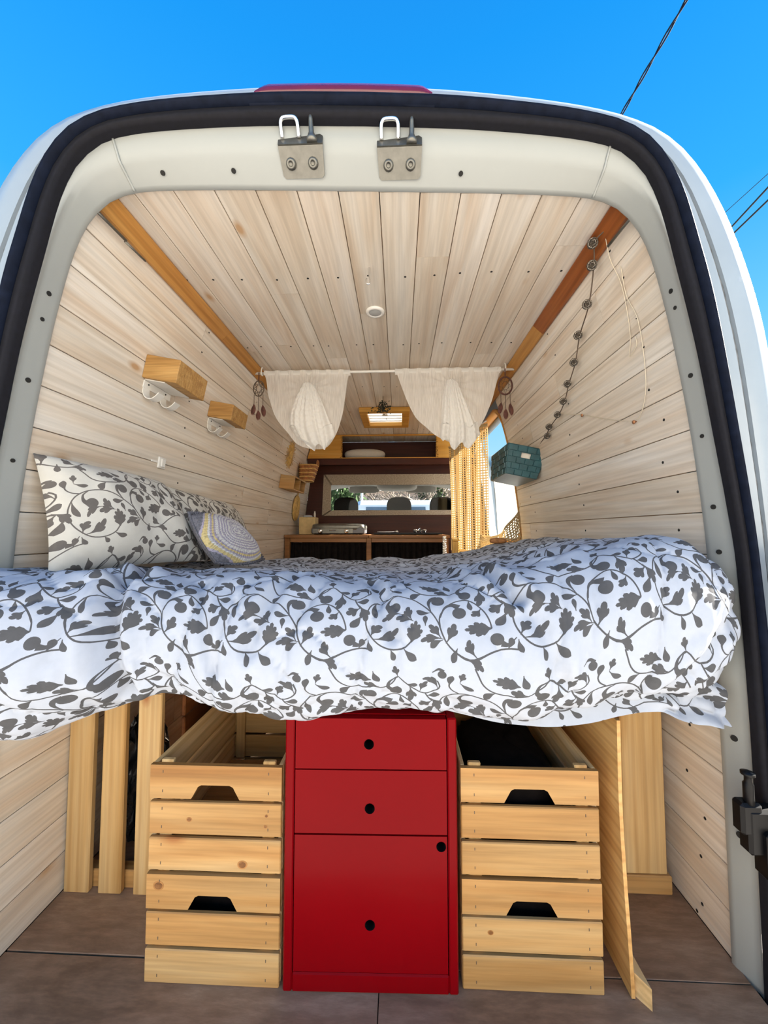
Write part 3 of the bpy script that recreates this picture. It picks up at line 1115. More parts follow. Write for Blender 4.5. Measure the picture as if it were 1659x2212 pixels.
def cloth(name, S, u0, u1, v0, v1, mats, parent=None, step=0.011, off=(0, 0), rot=0.0, extra=None, flip=False):
    """patterned sheet: S maps arrays (u, v) in metres to 3-D points"""
    nu, nv = max(3, int((u1 - u0) / step)), max(3, int((v1 - v0) / step))
    gu, gv = np.linspace(u0, u1, nu + 1), np.linspace(v0, v1, nv + 1)
    c, s = math.cos(rot), math.sin(rot)
    R = np.array([[c, s], [-s, c]])
    reach = math.hypot(u1 - u0, v1 - v0) + .5
    ni = int(reach / TW) + 2
    nj = int(reach / TH) + 2
    polys = []
    for i in range(-ni, ni):
        for j in range(-nj, nj):
            for q in TILE:
                w = (q + np.array([i * TW + (j % 2) * TW * .5, j * TH])) @ R
                if flip:
                    w = (w * np.array([1, -1]))[::-1]
                w = w + np.array(off)
                lo, hi = w.min(0), w.max(0)
                if lo[0] > u1 or hi[0] < u0 or lo[1] > v1 or hi[1] < v0:
                    continue
                polys.append((w, lo, hi))
    # triangulate patch by patch; neighbouring patches share every border point
    K = 24
    index = {}
    vlist, fs, mi = [], [], []
    for pi in range(0, nu, K):
        for pj in range(0, nv, K):
            cu, cv = gu[pi:pi + K + 1], gv[pj:pj + K + 1]
            a0, a1, b0, b1 = cu[0], cu[-1], cv[0], cv[-1]
            pts = [(x, y) for y in cv for x in cu]
            m, n = len(cu), len(cv)
            edges = [(k, k + 1) for k in range(m - 1)] + [((n - 1) * m + k, (n - 1) * m + k + 1) for k in range(m - 1)]
            edges += [(k * m, (k + 1) * m) for k in range(n - 1)] + [(k * m + m - 1, (k + 1) * m + m - 1) for k in range(n - 1)]
            faces = []
            for w, lo, hi in polys:
                if lo[0] > a1 or hi[0] < a0 or lo[1] > b1 or hi[1] < b0:
                    continue
                b = len(pts)
                pts.extend([tuple(p) for p in w])
                faces.append(list(range(b, b + len(w))))
            res = delaunay_2d_cdt([Vector(p) for p in pts], edges, faces, 0, 1e-6)
            rv = [(p[0], p[1]) for p in res[0]]
            for f, og in zip(res[2], res[5]):
                mx = sum(rv[k][0] for k in f) / len(f)
                my = sum(rv[k][1] for k in f) / len(f)
                if not (a0 < mx < a1 and b0 < my < b1):
                    continue
                ids = []
                for k in f:
                    key = (round(rv[k][0], 5), round(rv[k][1], 5))
                    if key not in index:
                        index[key] = len(vlist)
                        vlist.append(rv[k])
                    ids.append(index[key])
                if len(set(ids)) < 3:
                    continue
                fs.append(tuple(ids))
                mi.append(1 if len(og) else 0)
    vv = np.array(vlist)
    P = S(vv[:, 0], vv[:, 1])
    h = .0015
    du = S(vv[:, 0] + h, vv[:, 1]) - S(vv[:, 0] - h, vv[:, 1])
    dv = S(vv[:, 0], vv[:, 1] + h) - S(vv[:, 0], vv[:, 1] - h)
    N = np.cross(du, dv)
    N /= np.linalg.norm(N, axis=1)[:, None] + 1e-12
    P = P.tolist()
    N = N.tolist()
    if extra:
        ev, ef, en = extra
        b = len(P)
        P += ev
        N += en
        fs += [tuple(b + k for k in f) for f in ef]
        mi += [0] * len(ef)
    L = Vector((0, 0, 0))
    q = parent
    while q is not None:
        L = L + q.location
        q = q.parent
    me = bpy.data.meshes.new(name)
    me.from_pydata([(p[0] - L.x, p[1] - L.y, p[2] - L.z) for p in P], [], fs)
    for m in mats:
        me.materials.append(m)
    me.polygons.foreach_set('material_index', mi)
    me.polygons.foreach_set('use_smooth', [True] * len(fs))
    # wind every face with its surface normal
    me.update()
    me.normals_split_custom_set_from_vertices(N)
    o = bpy.data.objects.new(name, me)
    COL.objects.link(o)
    if parent is not None:
        o.parent = parent
    return o


_rs = np.random.RandomState(4)
_lat = _rs.uniform(-1, 1, (64, 64))


def vnoise(x, y):
    xi, yi = np.floor(x).astype(int), np.floor(y).astype(int)
    fx, fy = x - xi, y - yi
    fx, fy = fx * fx * fx * (fx * (6 * fx - 15) + 10), fy * fy * fy * (fy * (6 * fy - 15) + 10)
    a, b = _lat[xi % 64, yi % 64], _lat[(xi + 1) % 64, yi % 64]
    c, d = _lat[xi % 64, (yi + 1) % 64], _lat[(xi + 1) % 64, (yi + 1) % 64]
    return (a * (1 - fx) + b * fx) * (1 - fy) + (c * (1 - fx) + d * fx) * fy


def sstep(a, b, x):
    t = np.clip((x - a) / (b - a), 0, 1)
    return t * t * (3 - 2 * t)


# ------------------------------------------------------------------ duvet
def cinterp(x, xs, ys_):
    """smooth interpolation through samples"""
    q = catmull(list(zip(xs, ys_)), 200)
    return np.interp(x, q[:, 0], q[:, 1])


TOPL = 1.16          # length of the flat top in v
NOSE = 0.56          # length of the rounded front in v


def duvet_S(u, v):
    u = np.asarray(u, float)
    v = np.asarray(v, float)
    yf = cinterp(u, [-1.0, -.75, -.62, -.50, -.42, -.2, .1, .4, .65, .80, .90], [.655, .67, .695, .765, .775, .775, .785, .80, .825, .85, .88])
    zc = cinterp(u, [-1.0, -.75, -.55, -.45, -.2, .1, .3, .45, .60, .74, .84, .90], [.955, .955, .945, .945, .935, .930, .940, .975, 1.022, 1.035, 1.0, .93])
    zb = cinterp(u, [-1.0, -.75, -.60, -.48, -.40, -.30, -.15, 0, .2, .35, .5, .7, .84, .9], [.585, .598, .632, .664, .655, .61, .612, .63, .632, .615, .630, .655, .69, .71])
    zfar = cinterp(u, [-1.0, -.5, 0, .2, .5, .8, .9], [.885, .885, .885, .895, .945, 1.0, 1.0])
    a = .165
    yc = yf + a
    # top
    tt = np.clip(v / TOPL, 0, 1)
    ytop = 2.10 + (yc - 2.10) * tt
    ztop = zfar + (zc - zfar) * (tt ** 1.3)
    dip = .020 * np.sin(PI * tt) * sstep(.1, .5, 1 - np.abs(u))
    ztop = ztop - dip
    # nose: superellipse quarter turn pair
    th = np.clip((v - TOPL) / NOSE, 0, 1) * PI
    e = 2 / 2.35
    cy = -np.sign(np.sin(th)) * np.abs(np.sin(th)) ** e
    cz = np.sign(np.cos(th)) * np.abs(np.cos(th)) ** e
    zm, hb = (zc + zb) / 2, (zc - zb) / 2
    ynose = yc + a * cy
    znose = zm + hb * cz
    # under
    tu = np.clip((v - TOPL - NOSE) / .16, 0, 1)
    m1 = (v > TOPL)
    y = np.where(m1, ynose, ytop)
    z = np.where(m1, znose, ztop)
    y = y + tu * .16
    z = z + tu * .012
    # displacement along an approximate outward normal
    ny = np.where(m1, cy, 0.0) * (1 - tu)
    nz = np.where(m1, cz, 1.0)
    front = sstep(TOPL - .35, TOPL + .1, v) * (1 - sstep(TOPL + NOSE * .86, TOPL + NOSE, v))
    d = .010 * vnoise(u * 7 + 3, v * 6) + .004 * vnoise(u * 17, v * 13 + 9)
    # soft gathers running down the front
    g = np.abs(vnoise(u * 13 + v * 3.0, v * 2.2 + 4))
    d -= front * .008 * (1 - g) ** 4
    g2 = np.abs(vnoise(u * 9 - v * 7 + 11, v * 5 + u * 3))
    d -= front * .006 * (1 - g2) ** 6
    g3 = np.abs(vnoise(u * 30 + v * 6, v * 8 + 30))
    d -= .0022 * (1 - g3) ** 3
    lowf = sstep(TOPL + NOSE * .55, TOPL + NOSE * .8, v)
    d += lowf * .006 * vnoise(u * 16 + 2.0, v * 30)
    d += lowf * .007 * np.sin(u * 31 + 5 * vnoise(u * 4, v * 3)) * .5
    backm = 1 - sstep(.5, 1.0, v)
    d += backm * .008 * vnoise(u * 12 - v * 4, v * 20)
    # creases: (u0, v0, u1, v1, depth, width)
    for (ua, va, ub, vb, dp, wd) in ((-.555, TOPL - .10, -.500, TOPL + .42, .030, .016), (-.66, TOPL - .02, -.50, TOPL + .06, .02, .02),
                                     (.26, TOPL - .06, .34, TOPL + .15, .022, .016), (.34, TOPL + .15, .42, TOPL + .34, .010, .016), (.12, TOPL - .38, .30, TOPL - .04, .020, .022), (.30, TOPL - .25, .48, TOPL - .02, .030, .028),
                                     (.02, TOPL + .03, .08, TOPL + .24, .012, .014), (-.16, TOPL + .0, -.22, TOPL + .26, .012, .014), (-.36, TOPL + .08, -.30, TOPL + .3, .010, .013), (.60, TOPL - .3, .30, TOPL - .36, .03, .03),
                                     (.62, TOPL + .46, .86, TOPL + .25, .016, .02), (.55, TOPL + .50, .88, TOPL + .40, .014, .016), (.78, TOPL - .02, .84, TOPL + .30, .012, .018),
                                     (-.46, TOPL + .44, -.30, TOPL + .52, .012, .018)):
        ex, ey = ub - ua, vb - va
        L2 = ex * ex + ey * ey
        k = np.clip(((u - ua) * ex + (v - va) * ey) / L2, 0, 1)
        dx, dy = u - ua - k * ex, v - va - k * ey
        dist = np.sqrt(dx * dx + dy * dy)
        d -= dp * np.exp(-(dist / wd) ** 2)
        d += dp * .35 * np.exp(-((dist - wd * 2.0) / wd) ** 2)
    # right-hand end tucks down beside the frame
    endr = sstep(.80, .90, u)
    y = y + endr * .03 * m1
    uu = u - .010 * endr
    x = uu + .010 * vnoise(u * 5, v * 5 + 20) * front
    return np.stack([x, y + ny * d, z + nz * d], 1)


duvet = cloth('duvet', duvet_S, -.845, .868, 0.0, TOPL + NOSE + .15, [WHITE_CLOTH, GREY_PRINT], off=(.02, .03), flip=True)
tag(duvet, 'puffy white duvet printed with grey vine scrolls, spilling over the bed front', 'duvet')


# under-sheet hanging below the duvet on the right
def sheet_S(u, v):
    u = np.asarray(u, float)
    v = np.asarray(v, float)
    zb = cinterp(u, [.16, .3, .42, .52, .60, .68, .76, .82, .875], [.64, .607, .595, .600, .615, .622, .600, .585, .590])
    top = .70
    y = .905 + .015 * vnoise(u * 9, v * 6) + .10 * (u - .16) - .018 * v / .1
    cr = sstep(.62, .78, u)
    y = y - .03 * cr * np.abs(vnoise(u * 22, v * 24))
    z = top + (zb - top) * (v / .12)
    z = z + cr * .012 * vnoise(u * 26 + 4, v * 20)
    return np.stack([u + cr * .006 * vnoise(u * 20, v * 22), y, z], 1)


sheet = cloth('bed_sheet', sheet_S, .16, .852, 0, .12, [WHITE_CLOTH, GREY_PRINT], off=(.1, .1), step=.008, flip=True)
tag(sheet, 'grey-printed white sheet bunched below the duvet at the right pillar', 'sheet')

# mattress and slatted platform under the duvet
mb = MB()
mb.superell((-.0, 1.62, .735), (.80, .44, .09), 7.0, 40, 12)
tag(mb.build('mattress', CREAM_CLOTH), 'mattress covered by the vine-printed duvet', 'mattress')
bed = empty('bed_platform', (0, 1.5, 0), 'pine bed platform carried on upright posts', 'bed')
MB().bbox(-.875, .875, 1.135, 2.08, .612, .632, .002).build('deck_board', PLY, bed)
MB().bbox(-.875, -.602, 1.10, 1.155, .566, .611, .003).build('cross_rail', PINE_X, bed)
MB().bbox(.735, .875, 1.196, 1.25, .566, .611, .003).build('cross_rail', PINE_X, bed)
for x0, x1, zt in ((-.886, -.812, .612), (-.784, -.716, .612), (-.680, -.610, .612)):
    MB().bbox(x0, x1, 1.105, 1.124, 0, .565, .003).build('post', PINE_Z, bed)
MB().bbox(-.886, -.612, 1.125, 1.16, 0, .050, .003).build('bottom_rail', PINE_X, bed)
MB().bbox(.735, .856, 1.170, 1.195, .052, .611, .003).build('pine_panel', PINE_Z, bed)
MB().bbox(.715, .866, 1.165, 1.205, 0, .051, .003).build('plinth_block', PINE_X, bed)
mb = MB()
mb.superell((.615, 2.05, .990), (.045, .02, .016), 2.6, 24, 10)
tag(mb.build('brown_cushion', WICKER), 'small brown cushion at the back edge of the bed below the crochet curtain', 'cushion')
# inner side boards and back boards in the locker behind the crates
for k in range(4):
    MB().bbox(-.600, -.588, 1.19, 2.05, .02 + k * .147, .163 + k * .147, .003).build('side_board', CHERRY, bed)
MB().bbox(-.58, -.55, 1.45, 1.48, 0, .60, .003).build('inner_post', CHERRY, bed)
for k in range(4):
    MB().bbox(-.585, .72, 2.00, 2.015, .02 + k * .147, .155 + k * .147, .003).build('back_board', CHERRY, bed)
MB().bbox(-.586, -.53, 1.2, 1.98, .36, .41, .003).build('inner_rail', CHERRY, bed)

# plywood divider with foot batten
dv = empty('plywood_divider', (.595, .92, 0), 'thin plywood panel standing upright between crates and right wall', 'panel')
mb = MB()
prof = [(.600, .002), (.596, .12), (.590, .25), (.585, .42), (.586, .604)]
pp = catmull(prof, 14)
rows = [[(x + o, y, z) for x, z in pp] for y, o in ((.915, 0), (1.95, 0))]
rows2 = [[(x + .008, y, z) for x, z in pp] for y in (.915, 1.95)]
mb.grid([rows[0], rows[1]])
mb.grid([rows2[1], rows2[0]])
mb.grid([rows2[0], rows[0]])
mb.grid([[rows[0][-1], rows2[0][-1]], [rows[1][-1], rows2[1][-1]]])
mb.build('plywood_sheet', PLY, dv)
mb = MB()
mb.hexa([(.609, .925, .0), (.632, .895, .0), (.632, 1.9, .0), (.609, 1.9, .0), (.609, .925, .05), (.632, .895, .045), (.632, 1.9, .05), (.609, 1.9, .05)])
mb.build('foot_batten', PINE_Y, dv)

# black crumpled bag behind the posts
mb = MB()
rows = []
rs = np.random.RandomState(9)
for i in range(25):
    ph = -PI / 2 + PI * i / 24
    row = []
    for k in range(40):
        th = 2 * PI * k / 40
        r = 1 + .13 * float(vnoise(np.array([k * .9]), np.array([i * .8]))[0]) + .05 * rs.uniform(-1, 1)
        if k == 0:
            r0 = r
        row.append((-.765 + .078 * r * math.cos(ph) * math.cos(th), 1.27 + .078 * r * math.cos(ph) * math.sin(th), .225 + .195 * r * math.sin(ph)))
    rows.append(row)
mb.grid(rows, closed=True)
tag(mb.build('plastic_bag', FOIL, smooth=False), 'shiny crumpled black plastic bag behind the left bed posts', 'bag')
MB_low = min(v[2] for r in rows for v in r)


# ------------------------------------------------------------------ crates
def crate(x, y, z, label, seed):
    W_, Dp, Hh = .316, .46, .2455
    root = empty('wooden_crate', (x, y, z), label, 'crate', 'pine storage crates under the bed')
    x0, x1 = x - W_ / 2, x + W_ / 2
    zs = [(0.0, .0735), (.0815, .155), (.163, .2395)]
    tk = .011
    for i, (za, zb) in enumerate(zs):
        for front in (0, 1):
            mb = MB()
            ya = y if front == 0 else y + Dp - tk
            if i == 2:
                # top slat with the hand-hole cut into its lower edge
                hx = .058
                poly = [(-W_ / 2, za), (-hx, za), (-hx + .016, za + .028), (-hx + .024, za + .032), (hx - .024, za + .032), (hx - .016, za + .028), (hx, za), (W_ / 2, za), (W_ / 2, zb), (-W_ / 2, zb)]
                mb.prism([(p[0], p[1]) for p in poly], tk, Matrix.Translation((x, ya + tk, z)) @ Matrix.Rotation(PI / 2, 4, 'X'))
                # chamfered upper face ledge
            else:
                mb.bbox(x0, x1, ya, ya + tk, z + za, z + zb, .0022)
            o = mb.build('slat', PINE_X, root)
        for sx in (0, 1):
            xa = x0 if sx == 0 else x1 - tk
            MB().bbox(xa, xa + tk, y + tk + .0005, y + Dp - tk - .0005, z + za, z + zb, .0022).build('side_slat', PINE_Y, root)
    for sx in (0, 1):
        for sy in (0, 1):
            xa = x0 + .019 if sx == 0 else x1 - .019 - .030
            ya = y + tk if sy == 0 else y + Dp - tk - .012
            MB().bbox(xa, xa + .030, ya, ya + .012, z + .003, z + Hh, .002).build('corner_post', PINE_Z, root)
    for k in range(3):
        MB().bbox(x0 + .012, x1 - .012, y + .05 + k * .13, y + .15 + k * .13, z + .003, z + .012, .002).build('bottom_slat', PINE_X, root)
    for sx in (-1, 1):
        for za, zb in zs:
            for zz in (za + .017, zb - .015):
                MB().box(x + sx * .127 - .0008, x + sx * .127 + .0008, y - .0006, y + .001, z + zz - .003, z + zz + .003).build('staple', CORD, root)
    return root


KNOT = wood('pine_knot', (0.16, 0.065, 0.02), (0.22, 0.095, 0.03), (0.28, 0.13, 0.045), 1, 0.5, tint=0.05, fine=0.3, scale=3.0)
KNOT_RIM = plain('knot_rim', (0.36, 0.17, 0.055), 0.5, 0, 0.2, 40.0, 0.3)


def knot(parent, x, y, z, r):
    for k, m, dy, nm in ((1.0, KNOT_RIM, .0004, 'knot'), (.72, KNOT, .0007, 'knot_heart')):
        mb = MB()
        n = 20
        vs = [(x + 1.25 * r * k * math.cos(2 * PI * i / n), y - dy, z + r * k * math.sin(2 * PI * i / n)) for i in range(n)]
        mb.add(vs + [(p[0], y + .002, p[2]) for p in vs], [tuple(range(n))] + [(i, (i + 1) % n, n + (i + 1) % n, n + i) for i in range(n)])
        mb.build(nm, m, parent)


c_ul = crate(-.349, .905, .2465, 'upper pine crate of the stack left of the red drawers', 1)
c_ll = crate(-.349, .903, 0, 'lower pine crate on the floor left of the red drawers', 2)
crate(.386, .921, .2465, 'upper pine crate of the stack beside the plywood divider', 3)
c_lr = crate(.386, .919, 0, 'lower pine crate on the floor beside the plywood divider', 4)
knot(c_ul, -.281, .905, .2655, .0095)
knot(c_ll, -.478, .903, .214, .0105)
knot(c_ul, -.410, .905, .363, .0055)
knot(c_ul, -.226, .905, .376, .0035)
knot(c_ul, -.228, .905, .352, .004)
knot(c_lr, .292, .919, .125, .0055)

for (x, y, z, lab) in ((.386, .94, .2625, 'dark filler added to blacken the upper right crate'), (.386, .94, .0155, 'dark filler added to blacken the lower right crate'), (-.349, .925, .0155, 'dark filler added to blacken the lower left crate')):
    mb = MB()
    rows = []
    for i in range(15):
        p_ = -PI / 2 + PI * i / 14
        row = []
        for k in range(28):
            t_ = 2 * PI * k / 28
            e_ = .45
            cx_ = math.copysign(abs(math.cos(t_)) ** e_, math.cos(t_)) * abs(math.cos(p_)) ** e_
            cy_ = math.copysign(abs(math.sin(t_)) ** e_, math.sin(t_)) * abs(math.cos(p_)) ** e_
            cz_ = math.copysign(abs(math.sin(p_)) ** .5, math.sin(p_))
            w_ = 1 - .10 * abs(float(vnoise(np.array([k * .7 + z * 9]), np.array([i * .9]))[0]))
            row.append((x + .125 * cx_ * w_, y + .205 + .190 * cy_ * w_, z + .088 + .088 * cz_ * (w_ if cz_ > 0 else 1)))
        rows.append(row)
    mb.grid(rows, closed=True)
    tag(mb.build('dark_filler', DARKCLOTH), lab, 'cloth')  # dark lumps added to make the crate insides read black

# ------------------------------------------------------------------ red drawer unit
rx0, rx1, ry, rz1 = -.181, .217, .902, .606
red = empty('drawer_unit', (.018, ry, 0), 'glossy red metal drawer unit between the two crate stacks', 'drawers')
RED_M = Matrix.Translation((.018, ry, 0)) @ Matrix.Rotation(math.radians(1.2), 4, 'Z') @ Matrix.Translation((-.018, -ry, 0))
mb = MB()
yb_ = ry + .50
mb.bbox(rx0, rx0 + .021, ry, yb_, 0, rz1, .003, RED_M)
mb.bbox(rx1 - .021, rx1, ry, yb_, 0, rz1, .003, RED_M)
mb.bbox(rx0 + .021, rx1 - .021, ry, yb_, 0, .041, .003, RED_M)
mb.bbox(rx0 + .021, rx1 - .021, ry + .02, yb_, rz1 - .003, rz1, .001, RED_M)
mb.bbox(rx0 + .021, rx1 - .021, yb_ - .01, yb_, .041, rz1 - .003, .001, RED_M)
mb.build('cabinet_body', RED, red)


def holed_panel(x0, x1, z0, z1, holes, y, t, mat, name, parent, M):
    """front panel with real round finger holes"""
    pts = [(x0, z0), (x1, z0), (x1, z1), (x0, z1)]
    faces = [[0, 1, 2, 3]]
    nseg = 28
    for hx, hz, hr in holes:
        b = len(pts)
        pts += [(hx + hr * math.cos(2 * PI * k / nseg), hz + hr * math.sin(2 * PI * k / nseg)) for k in range(nseg)]
        faces.append(list(range(b, b + nseg)))
    res = delaunay_2d_cdt([Vector(p) for p in pts], [], faces, 0, 1e-6)
    mb = MB()
    vv = res[0]
    keep = [f for f, o in zip(res[2], res[5]) if list(o) == [0]]
    mb.add([tuple(M @ Vector((p[0], y, p[1]))) for p in vv], keep)
    for a, b in (((x0, z0), (x1, z0)), ((x1, z0), (x1, z1)), ((x1, z1), (x0, z1)), ((x0, z1), (x0, z0))):
        mb.add([tuple(M @ Vector(q)) for q in ((a[0], y, a[1]), (b[0], y, b[1]), (b[0], y + t, b[1]), (a[0], y + t, a[1]))], [(0, 1, 2, 3)])
    for hx, hz, hr in holes:
        ringv = []
        for dy in (0, t):
            ringv.append([tuple(M @ Vector((hx + hr * math.cos(2 * PI * k / nseg), y + dy, hz + hr * math.sin(2 * PI * k / nseg)))) for k in range(nseg)])
        mb.grid(ringv, closed=True)
    o = mb.build(name, mat, parent)
    for hx, hz, hr in holes:
        rb2 = MB()
        pr = []
        for rr2, dy in ((hr, -.0008), (hr * .99, .002), (hr * .90, .004), (hr * .90, t + .02)):
            pr.append([tuple(M @ Vector((hx + rr2 * math.cos(2 * PI * k / nseg), y + dy, hz + rr2 * math.sin(2 * PI * k / nseg)))) for k in range(nseg)])
        rb2.grid(pr, closed=True)
        rb2.build('finger_hole_rim', BLACKP, o)
    return o


for (za, zb, holes, nm) in ((.489, .603, [(.014, .545, .0115)], 'drawer'), (.345, .486, [(.016, .401, .0115)], 'drawer'), (.044, .341, [(.017, .146, .0115), (.180, .319, .0110)], 'door')):
    holed_panel(rx0 + .0235, rx1 - .0235, za, zb, holes, ry + .001, .018, RED, nm, red, RED_M)
mb = MB()
mb.box(rx0 + .022, rx1 - .022, ry + .045, ry + .05, .042, rz1 - .004, RED_M)
mb.build('inner_liner', BLACKP, red)


# ------------------------------------------------------------------ pillows
def pillow(name, TLc, TRc, BRc, BLc, thick, mats, label, off, rot=0.0, group=None):
    TLc, TRc, BRc, BLc = [np.array(p, float) for p in (TLc, TRc, BRc, BLc)]
    wdt = (np.linalg.norm(TRc - TLc) + np.linalg.norm(BRc - BLc)) / 2
    hgt = (np.linalg.norm(TLc - BLc) + np.linalg.norm(TRc - BRc)) / 2
    nrm = np.cross(TRc - BLc, TLc - BRc)
    nrm /= np.linalg.norm(nrm)
    mid = (TLc + TRc + BRc + BLc) / 4
    if nrm @ (np.array([.085, 0, 1.3]) - mid) < 0:
        nrm = -nrm

    def base(a, b):
        a2 = a[:, None]
        b2 = b[:, None]
        # edges pulled slightly inward between corners
        pin = .035 * (1 - (2 * a - 1) ** 2) * (2 * b - 1) ** 3
        pinu = .03 * (1 - (2 * b - 1) ** 2) * (2 * a - 1) ** 3
        bb = (b - pin)[:, None]
        aa = (a - pinu)[:, None]
        return (BLc * (1 - aa) + BRc * aa) * (1 - bb) + (TLc * (1 - aa) + TRc * aa) * bb

    def puff(a, b):
        p = 2 * a - 1
        q = 2 * b - 1
        w = np.clip(1 - np.abs(p) ** 2.6, 0, 1) ** .55 * np.clip(1 - np.abs(q) ** 2.6, 0, 1) ** .55
        return w

    def S(u, v):
        a = np.clip(u / wdt, 0, 1)
        b = np.clip(v / hgt, 0, 1)
        w = puff(a, b)
        k = thick * w + w * (.010 * vnoise(u * 10 + 5 + off[0] * 9, v * 9) + .004 * vnoise(u * 25, v * 21))
        cr = sstep(.7, 1.0, np.maximum(np.abs(2 * a - 1), np.abs(2 * b - 1)))
        k = k + cr * w * .010 * vnoise((u + v) * 22, (u - v) * 6)
        return base(a, b) + nrm[None] * k[:, None]
    # plain back
    n = 18
    ga = np.linspace(0, 1, n + 1)
    AA, BB = np.meshgrid(ga, ga)
    aa, bb = AA.ravel(), BB.ravel()
    back = base(aa, bb) - nrm[None] * (thick * .55 * puff(aa, bb))[:, None]
    ef = []
    for i in range(n):
        for k in range(n):
            ef.append((i * (n + 1) + k, (i + 1) * (n + 1) + k, (i + 1) * (n + 1) + k + 1, i * (n + 1) + k + 1))
    o = cloth(name, S, 0, wdt, 0, hgt, mats, off=off, rot=rot, step=.010, extra=(back.tolist(), ef, [(-nrm).tolist()] * len(back)))
    tag(o, label, 'pillow', group)
    return o


pillow('pillow', (-.846, .915, 1.240), (-.822, 1.40, 1.222), (-.605, 1.325, .935), (-.778, .900, .925), .095, [CREAM_CLOTH, GREYB_PRINT], 'large vine-printed pillow nearest the doorway, leaning on the left wall', (.05, .05), .25, 'vine-printed pillows')
pillow('pillow', (-.815, 1.42, 1.215), (-.825, 2.02, 1.185), (-.690, 2.04, .915), (-.660, 1.42, .925), .055, [CREAM_CLOTH, GREYB_PRINT], 'far vine-printed pillow behind the striped crochet cushion', (.16, .12), -.2, 'vine-printed pillows')


def cushion():
    TLc, TRc, BRc, BLc = [np.array(p) for p in ((-.640, 1.245, 1.108), (-.645, 1.60, 1.08), (-.455, 1.520, .92), (-.530, 1.240, .925))]
    nrm = np.cross(TRc - BLc, TLc - BRc)
    nrm /= np.linalg.norm(nrm)
    if nrm[0] < 0:
        nrm = -nrm
    N = 110
    g = np.linspace(-1, 1, N + 1)
    root = empty('crochet_cushion', ((TLc + BRc) / 2).tolist(), 'small round-striped crochet cushion in lilac, white and yellow', 'cushion')
    mbf = MB()
    mbf.smooth = True
    pts = np.zeros((N + 1, N + 1, 3))
    rad = np.zeros((N + 1, N + 1))
    for i, q in enumerate(g):
        for k, p in enumerate(g):
            # disc-like square: map the square to a rounded square
            a, b = p * math.sqrt(1 - .22 * q * q), q * math.sqrt(1 - .22 * p * p)
            s, t = (a + 1) / 2, (b + 1) / 2
            base = (BLc * (1 - s) + BRc * s) * (1 - t) + (TLc * (1 - s) + TRc * s) * t
            rr3 = math.hypot(p - .12, q + .05) * .8 + .25 * max(abs(p), abs(q)) + .05 * math.sin(3 * math.atan2(q, p))
            rad[i, k] = rr3
            w = max(0, 1 - abs(p) ** 3) ** .6 * max(0, 1 - abs(q) ** 3) ** .6
            rdg = .0035 * math.cos(rr3 * 2 * PI / .044) + .0012 * math.sin(math.atan2(q + .05, p - .12) * 60)
            pts[i, k] = base + nrm * (.055 * w + rdg * min(1, w * 4))
    vs = [tuple(pts[i, k]) for i in range(N + 1) for k in range(N + 1)]
    seq = [1, 0, 1, 0, 1, 1, 0, 1, 0, 1, 1, 0, 1, 0, 1, 0, 1, 0, 1, 1, 0, 2, 0, 1, 2, 2, 0, 3, 3]
    mbf.v = vs
    for i in range(N):
        for k in range(N):
            mbf.f.append((i * (N + 1) + k, i * (N + 1) + k + 1, (i + 1) * (N + 1) + k + 1, (i + 1) * (N + 1) + k))
            mbf.mi.append(seq[min(len(seq) - 1, int(rad[i, k] / .044))])
            mbf.sm.append(True)
    mbf.build('crochet_front', [LILAC, YARN_W, YARN_Y, YARN_S], root)
    # back
    mbb = MB()
    n = 24
    rows = []
    for q in np.linspace(-1, 1, n + 1):
        row = []
        for p in np.linspace(-1, 1, n + 1):
            a, b = p * math.sqrt(1 - .22 * q * q), q * math.sqrt(1 - .22 * p * p)
            s, t = (a + 1) / 2, (b + 1) / 2
            base = (BLc * (1 - s) + BRc * s) * (1 - t) + (TLc * (1 - s) + TRc * s) * t
            w = max(0, 1 - abs(p) ** 3) ** .6 * max(0, 1 - abs(q) ** 3) ** .6
            row.append(tuple(base - nrm * .04 * w))
        rows.append(row)
    mbb.grid(rows)
    mbb.build('crochet_back', YARN_S, root)
    # lacy slate edging: a row of loops round the rim
    mbe = MB()
    edge = [(pts[0, k]) for k in range(0, N, 3)] + [pts[i, N] for i in range(0, N, 3)] + [pts[N, N - k] for k in range(0, N, 3)] + [pts[N - i, 0] for i in range(0, N, 3)]
    cen = (TLc + TRc + BRc + BLc) / 4
    path = []
    for j, p in enumerate(edge):
        dirv = (p - cen) / np.linalg.norm(p - cen)
        path.append(tuple(p + dirv * (.010 if j % 2 else -.003) + nrm * .006 * (j % 2)))
    mbe.tube(path, .0042, 6, closed=True)
    mbe.tube([tuple(np.array(p) - nrm * .004 - .004 * (np.array(p) - cen) / np.linalg.norm(np.array(p) - cen)) for p in edge], .005, 6, closed=True)
    mbe.build('crochet_edging', YARN_S, root)


cushion()

# ------------------------------------------------------------------ left wall: oak blocks with hooks, switch
def wall_frame(side, y, z):
    """matrix on the wall surface: local X along the van, local Y up the wall, local Z out of the wall into the room"""
    x0, x1 = WL(z - .02), WL(z + .02)
    up = Vector((side * (x1 - x0), 0, .04)).normalized()
    al = Vector((0, 1, 0))
    out = al.cross(up) if side < 0 else up.cross(al)
    if out.x * side > 0:
        out = -out
    M = Matrix.Identity(4)
    M.col[0][:3] = al
    M.col[1][:3] = up
    M.col[2][:3] = out
    M.translation = Vector((side * WL(z), y, z))
    return M


